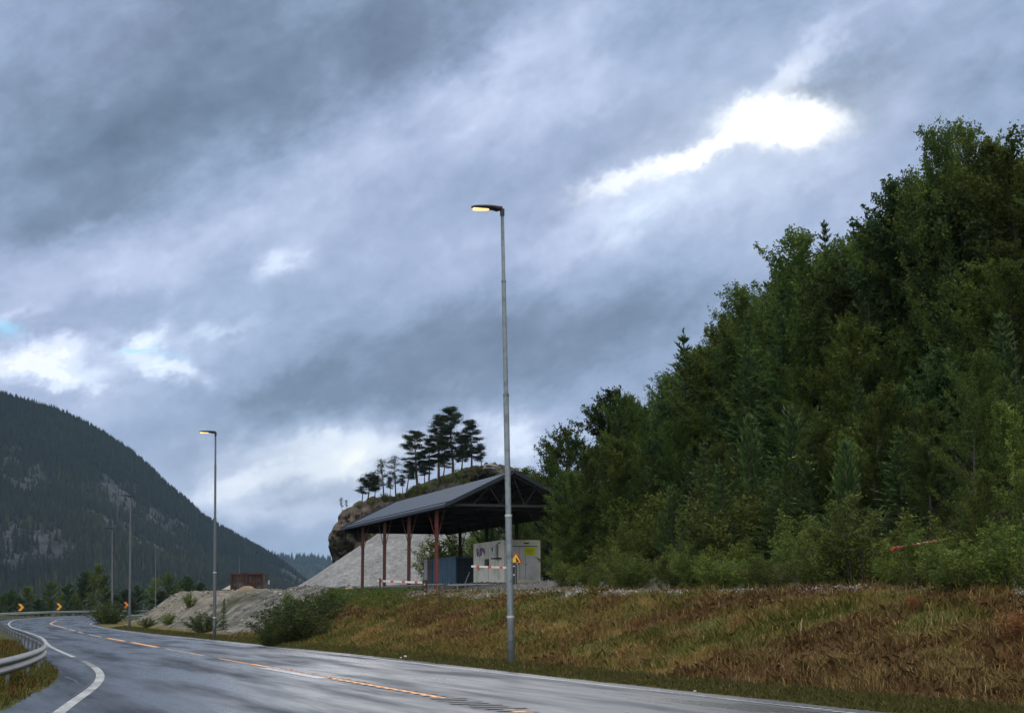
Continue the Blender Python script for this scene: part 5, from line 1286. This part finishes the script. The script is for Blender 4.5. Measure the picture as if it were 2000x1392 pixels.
# dark wood right behind the shed
for k, (px_, pyt, Yd) in enumerate([(925, 1010, 118), (950, 985, 122), (975, 960, 121), (1000, 935, 125), (1028, 925, 121), (1052, 915, 119), (1080, 905, 118), (940, 1040, 114.5), (965, 1030, 115), (992, 1020, 114), (1020, 1010, 113), (1050, 1000, 112), (1075, 985, 109), (1095, 970, 104), (1012, 905, 140)]):
    T = at(px_, pyt, Yd); zg = gz1(T[0], T[1]); H = T[2]-zg
    lb = 'dark tree in the shade right behind the open shed' if k < 14 else 'small tree tip showing above the shed ridge'
    place(f'birch{k % 5}' if k % 3 else 'midspruce', 'broadleaf_tree' if k % 3 else 'spruce_tree', (T[0], T[1], zg), H, k*1.3, lb, 'tree', 'dark trees behind the open shed' if k < 14 else None, wide=1.35)
# valley trees beyond the far guardrail
VT = [(20, 1150, 250), (60, 1142, 262), (98, 1132, 245), (135, 1135, 255), (160, 1112, 262), (185, 1096, 258), (205, 1120, 270), (240, 1148, 285), (268, 1140, 285), (296, 1126, 290), (332, 1114, 275), (352, 1130, 290), (374, 1122, 285), (120, 1160, 240), (5, 1160, 245), (42, 1165, 238), (78, 1168, 236), (152, 1158, 244), (225, 1158, 262), (258, 1162, 268), (310, 1152, 268), (345, 1150, 272), (-25, 1140, 255), (390, 1135, 300), (400, 1146, 310)]
vl = ['tallest', 'rounded', 'small', 'broad']
for k, (px_, pyt, Yd) in enumerate(VT):
    T = at(px_, pyt, Yd); zg = .1; H = T[2]-zg
    if px_ in (185, 160): lb = 'tall dark broadleaf tree in the valley left of the lamp posts' if px_ == 185 else 'broad tree leaning against the tall dark valley tree'
    else:
        near = 'behind the left chevron' if px_ < 75 else 'behind the middle chevron' if px_ < 150 else 'between the faint lamp posts' if px_ < 290 else 'left of the pale rock bank'
        lb = f'{"low" if pyt > 1147 else "taller"} dark green tree beyond the far guardrail {near}'
    place(['birch3', 'aspen1', 'birch0', 'birch3'][k % 4], 'broadleaf_tree', (T[0], T[1], zg), H, k*1.9, lb, 'tree', 'valley trees beyond the guardrail', wide=1.7 if H < 6 else 1.25)
# pines on the cliff
for k in range(3): scots(f'scots{k}', 400+k, 11.0, .24, .27, 44, dens=1.15)
for k in range(2): scots(f'small{k}', 420+k, 5.0, .40, .26, 16, dens=.7)
scots('thin', 430, 6.0, .3, .22, 16, dens=.35)
for px_, pb2, pt2, key, wd_, lb in [
    (884, 915, 796, 'scots0', 1.05, 'tallest pine on the cliff'), (856, 925, 814, 'scots1', 1.05, 'second tallest pine on the cliff, left of the tallest'), (815, 942, 843, 'scots2', 1.1, 'pine with layered branches left of the tall pair on the cliff'), (922, 912, 824, 'scots1', 1.1, 'pine right of the tallest one on the cliff'),
    (838, 930, 862, 'scots2', 1.05, 'dark pine filling the gap left of the second tallest'), (902, 912, 852, 'scots0', 1.1, 'shorter pine between the tallest and its right neighbour'), (940, 908, 868, 'small0', 1.0, 'low pine with a reaching branch at the right end of the group'), (795, 950, 905, 'small1', 1.2, 'squat pine at the left foot of the pine group'),
    (750, 965, 898, 'thin', 1.0, 'thin open pine left of the group'), (773, 960, 893, 'thin', .95, 'second thin open pine, just right of the first'), (707, 978, 934, 'small0', 1.1, 'little pine at the left of the umbrella-shaped three'), (718, 976, 924, 'small1', 1.15, 'middle umbrella-shaped little pine'), (733, 972, 930, 'small0', 1.05, 'right umbrella-shaped little pine'),
    (762, 962, 932, 'small1', .9, 'small dark pine between the two thin pines'), (786, 956, 928, 'small0', 1.0, 'small pine right of the thin pines'), (668, 992, 972, 'thin', .8, 'tiny shrubby pine on the left brink of the cliff'), (676, 990, 976, 'thin', .9, 'second tiny shrubby pine near the left brink'), (866, 925, 885, 'small1', 1.4, 'undergrowth pine below the second tallest'), (830, 938, 905, 'small0', 1.4, 'undergrowth pine at the left of the group')]:
    B = at(px_, pb2+4, Dc+6); T = at(px_, pt2, Dc+6)
    place(key, 'pine_tree', (B[0], B[1], B[2]), T[2]-B[2], px_*.9, lb, 'pine', wide=wd_)
# scrub on the cliff top
for k, (px_, py_) in enumerate([(700, 984), (725, 980), (752, 972), (780, 962), (805, 956), (828, 950), (850, 940), (872, 934), (895, 926), (918, 922), (770, 975), (815, 968), (860, 955), (905, 938), (935, 918)]):
    B = at(px_, py_+3, Dc+3)
    place(f'bush{k % 4}', 'heather_scrub', (B[0], B[1], B[2]-.3), .6+.5*(k % 3)/2, k, 'low dark scrub on the crest of the cliff among the pines', 'scrub', 'scrub on the cliff crest', wide=1.6)

# ------------------------------------------------------------------ turf: blades on bank and verges
def blades(name, label, xs, ys, hs, ws, cols, mat, seed, lean=.5, kind='stuff'):
    rg = np.random.default_rng(seed); n = len(xs); zs = terr(xs, ys)
    a = rg.random(n)*6.283; bd = lean*rg.random(n)*hs; dirx, diry = np.cos(a)*bd, np.sin(a)*bd
    wx, wy = -np.sin(a+rg.normal(0, .6, n))*ws/2, np.cos(a+rg.normal(0, .6, n))*ws/2
    B = np.stack([xs, ys, zs-.02], -1); Wv = np.stack([wx, wy, wx*0], -1)
    M_ = B+np.stack([dirx*.4, diry*.4, hs*.6], -1); T = B+np.stack([dirx, diry, hs*(1-.35*lean*rg.random(n))], -1)
    V = np.stack([B-Wv, B+Wv, M_+Wv*.7, T, M_-Wv*.7], 1).reshape(-1, 3); F = np.arange(n*5).reshape(-1, 5)
    sh = 1.0
    C = np.concatenate([np.repeat(cols, 5, 0), np.ones((n*5, 1))], 1)
    return tag(npmesh(name, V, F, mat, attrs={'soil': ('FLOAT_COLOR', C)}), label, 'grass', kind=kind)
GRM, nt, b = newmat('grass_blades')
ca = nt.nodes.new('ShaderNodeAttribute'); ca.attribute_name = 'soil'
nt.links.new(ca.outputs['Color'], b.inputs['Base Color']); b.inputs['Roughness'].default_value = .8; b.inputs['Specular IOR Level'].default_value = .04
trn = nt.nodes.new('ShaderNodeBsdfTranslucent'); nt.links.new(ca.outputs['Color'], trn.inputs[0]); mxs = nt.nodes.new('ShaderNodeMixShader'); mxs.inputs[0].default_value = .3
nt.links.new(b.outputs[0], mxs.inputs[1]); nt.links.new(trn.outputs[0], mxs.inputs[2]); nt.links.new(mxs.outputs[0], nt.nodes['Material Output'].inputs[0])
rg = np.random.default_rng(5)
def rowpts(n, y0, y1, s0, s1, pw=1.6, side='R'):
    t = rg.random(n); ys = y0+(y1-y0)*t**pw; s_ = s0+(s1-s0)*rg.random(n)
    if side == 'R': xs = xr(ys)+(s_+EDGE)/cosr(xr, ys)
    else: xs = xa(ys)-s_/cosr(xa, ys)
    return xs, ys, s_
# bank
xs, ys, s_ = rowpts(240000, 17, 78, .25, 10.5, 1.7)
cl = fbm(xs, ys, 1.1, 3, 101); cl2 = fbm(xs, ys, .45, 2, 103)
rkk = rockw(xs, ys, s_)
keep = (rg.random(len(xs)) < np.clip(.7+cl*.8+cl2*.3, .4, 1))*(rkk < .4)*((s_ < slopeW(ys)-.1+.6*cl) | (rg.random(len(xs)) < .12))
xs, ys, s_, cl, cl2 = (q[keep] for q in (xs, ys, s_, cl, cl2))
cols = bankcolor(xs, ys)*(.75+.7*rg.random(len(xs)))[:, None]*(1+.25*cl2)[:, None]
straw = rg.random(len(xs)) < (.10+.25*sm((cl2-.1)/.3)); cols[straw] = np.array([.38, .275, .115])*(.5+.7*rg.random((straw.sum(), 1)))
hs = (.08+.19*rg.random(len(xs))**1.5)*(1+.8*cl)*(.55+.45*sm((s_-.3)/1.6)); hs = np.clip(hs, .04, .45)
blades('bank_grass', 'rough turf of green, straw and dead brown growth on the roadside bank', xs, ys, hs, .010+.009*rg.random(len(xs))+ys*.00018, cols, GRM, 6, .9)
# verge lip, short and green
xs, ys, s_ = rowpts(60000, 15, 120, -.12, 1.1, 1.9); rkk = rockw(xs, ys, s_)
keep = (s_ > .08*fbm(xs, ys, .8, 2, 120)+.02) & (rkk < .5); xs, ys, s_ = xs[keep], ys[keep], s_[keep]
cols = np.array([.092, .095, .030])*(.7+.7*rg.random((len(xs), 1))); dr = rg.random(len(xs)) < .2; cols[dr] = np.array([.15, .12, .055])
blades('verge_grass', 'short green grass along the edge of the asphalt', xs, ys, .05+.13*rg.random(len(xs))*sm((s_+.1)/.8)+.02, .014+ys*.0002+.008*rg.random(len(xs)), cols, GRM, 7, .8)
# left verge under the guardrail
xs, ys, s_ = rowpts(60000, 17, 75, .0, 9, 1.5, 'L')
cl = fbm(xs, ys, 1.0, 3, 131)
keep = rg.random(len(xs)) < np.clip(.7+cl, .2, 1); xs, ys, cl, s_ = xs[keep], ys[keep], cl[keep], s_[keep]
cols = bankcolor(xs, ys)*(.7+.8*rg.random(len(xs)))[:, None]; dr = rg.random(len(xs)) < .12+.2*(s_ < .8); cols[dr] = np.array([.15, .075, .03])*(.5+.8*rg.random((dr.sum(), 1)))
blades('verge_grass', 'green and rusty brown grass under the near guardrail', xs, ys, (.08+.22*rg.random(len(xs)))*(1+.6*cl)*(.5+.5*sm(s_/1.0)), .016+ys*.0002, cols, GRM, 8, .8)
# green patch before the shed and weeds on the plateau edge
xs, ys, s_ = rowpts(60000, 64, 92, 5.5, 15, 1.0)
rel = (xs-S0[0])*SV[0]+(ys-S0[1])*SV[1]; keep = (rel < -.6) & (xs > -11.5) & (xs < -5.0) & (rockw(xs, ys, s_) < .5); xs, ys = xs[keep], ys[keep]
if len(xs): blades('green_grass', 'lush green grass patch in front of the red columns', xs, ys, .06+.16*rg.random(len(xs)), .04+.02*rg.random(len(xs)), np.array([.095, .130, .032])*(.6+.8*rg.random((len(xs), 1))), GRM, 9, .6)
# straw tussocks
TUF = [(1610, 1300, 27, .55), (1690, 1325, 24.5, .45), (1870, 1320, 23.5, .5), (1960, 1340, 22, .4), (1240, 1275, 33, .35), (1330, 1240, 36, .35), (1480, 1280, 30, .4), (1400, 1180, 42, .4), (1760, 1260, 28, .4), (1150, 1210, 45, .35), (1560, 1195, 37, .35), (1900, 1240, 27, .45), (860, 1250, 50, .35), (1730, 1190, 32, .35)]
ax_, ay_, ah_ = [], [], []
for px_, py_, Yd, r_ in TUF:
    B = at(px_, py_, Yd); n = 700; ax_.append(B[0]+rg.normal(0, r_*.5, n)); ay_.append(Yd+rg.normal(0, r_*.8, n)); ah_.append(r_*(.5+.5*rg.random(n)))
xs, ys, hs = map(np.concatenate, (ax_, ay_, ah_))
blades('straw_tussocks', 'bent straw-coloured grass tussocks on the bank', xs, ys, hs*.8, .009+.005*rg.random(len(xs)), np.array([.36, .26, .11])*(.45+.8*rg.random((len(xs), 1))), GRM, 10, 1.3)
# dead bracken mats
xs, ys, s_ = rowpts(30000, 17, 70, 1.6, 9.5, 1.3); c_ = fbm(xs*0.8+ys*0.5, ys*0.6-xs*0.9, 2.6, 5, 41, 0.62)*.9+fbm(xs, ys, 5.0, 3, 63)*.5
keep = (c_ > .08+.12*rg.random(len(xs))) & (rockw(xs, ys, s_) < .3); xs, ys = xs[keep], ys[keep]
blades('dead_bracken', 'mats of dead reddish brown bracken on the bank', xs, ys, .08+.15*rg.random(len(xs)), .016+.016*rg.random(len(xs)), np.array([.175, .105, .050])*(.4+1.0*rg.random((len(xs), 1))), GRM, 11, 1.8)
# dry orange shrub at the right edge
q = at(1985, 1268, 25.5); zz = gz1(q[0], q[1])
bush('dryshrub', 350, .9, .5, ns=9, lf=.05, leaf=leafmat('dead_leaves', (.10, .04, .02), (.20, .085, .035), (.30, .15, .07), .3))
place('dryshrub', 'dry_shrub', (q[0], q[1], zz), .5, 1.0, 'dry shrub with orange-brown leaves at the right edge of the bank', 'shrub')
q = at(1785, 1175, 31); place('dryshrub', 'dry_shrub', (q[0], q[1], gz1(q[0], q[1])), .35, 2.0, 'small reddish dry shrub below the striped pole', 'shrub')

# ------------------------------------------------------------------ loose stones
def stones(name, label, xs, ys, rs, mat, seed, lift=.2):
    rg = np.random.default_rng(seed); n = len(xs); zs = terr(xs, ys)
    base = np.array([(1, 0, 0), (-1, 0, 0), (0, 1, 0), (0, -1, 0), (0, 0, 1), (0, 0, -1)], float)
    fc = np.array([(0, 2, 4), (2, 1, 4), (1, 3, 4), (3, 0, 4), (2, 0, 5), (1, 2, 5), (3, 1, 5), (0, 3, 5)])
    V = base[None]*(.6+.7*rg.random((n, 6, 1)))+rg.normal(0, .22, (n, 6, 3)); a = rg.random(n)*6.28
    c_, s_ = np.cos(a)[:, None], np.sin(a)[:, None]
    V = np.stack([V[..., 0]*c_-V[..., 1]*s_, V[..., 0]*s_+V[..., 1]*c_, V[..., 2]*.75], -1)*rs[:, None, None]
    V += np.stack([xs, ys, zs+rs*lift], -1)[:, None]
    F = (fc[None]+np.arange(n)[:, None, None]*6).reshape(-1, 3); g = np.repeat(.5+.5*rg.random(n)**1.2, 6)
    return tag(npmesh(name, V.reshape(-1, 3), F, mat, attrs={'tint': ('FLOAT', g)}), label, 'stones', kind='stuff')
STM, nt, b = newmat('loose_stone'); nt.links.new(ramp(nt, attr(nt, 'tint'), [(.5, (.09, .085, .075)), (.75, (.19, .18, .165)), (1, (.36, .35, .325))]), b.inputs['Base Color']); b.inputs['Roughness'].default_value = .9
rg = np.random.default_rng(15)
ys = 30+62*rg.random(9000)**1.1; s_ = slopeW(ys)+.35+rg.normal(0, .42, 9000)+.4*fbm(ys, ys*0, 5, 2, 5); xs = xr(ys)+(s_+EDGE)/cosr(xr, ys)
keep = (fbm(xs, ys, 3, 3, 66) > -.25) & (xs < Fline(ys)+.8); stones('gravel_edge', 'pale stony ledge along the top of the bank below the wood', xs[keep], ys[keep], (.022+.055*rg.random(9000)**3)[keep], STM, 16)
ys = 58+72*rg.random(30000); s_ = 1.0+15*rg.random(30000)**1.3; xs = xr(ys)+(s_+EDGE)/cosr(xr, ys); rkk = rockw(xs, ys, s_)
keep = (rkk > .35) & (rg.random(30000) < .12+.8*fbm(xs, ys, 2.5, 3, 67)); stones('rubble', 'grey rubble lying over the pale rock bank left of the shed', xs[keep], ys[keep], (.03+.13*rg.random(30000)**5)[keep], STM, 17)
ys = 74+30*rg.random(9000); xs = S0[0]-6+14*rg.random(9000); rel = (xs-S0[0])*SV[0]+(ys-S0[1])*SV[1]; keep = (xs > -5.2) | (ys > 92)
stones('yard_gravel', 'scattered gravel on the yard before and under the shed', xs[keep], ys[keep], (.02+.06*rg.random(9000)**3)[keep], STM, 18)

# ------------------------------------------------------------------ haze
hm = bpy.data.materials.new('haze_air'); hm.use_nodes = True; nt = hm.node_tree; nt.nodes.clear()
o_ = nt.nodes.new('ShaderNodeOutputMaterial'); pv = nt.nodes.new('ShaderNodeVolumePrincipled')
pv.inputs['Color'].default_value = (.50, .74, 1.0, 1); pv.inputs['Density'].default_value = 0.000046; pv.inputs['Anisotropy'].default_value = 0.2
nt.links.new(pv.outputs[0], o_.inputs['Volume'])
tag(MB().box((0, 1500, 215), (24000, 24000, 450)).build('haze', hm), 'thin bluish air over the valley', 'haze', kind='stuff')
print('forest trees', nfor, 'objects', len(bpy.data.objects))
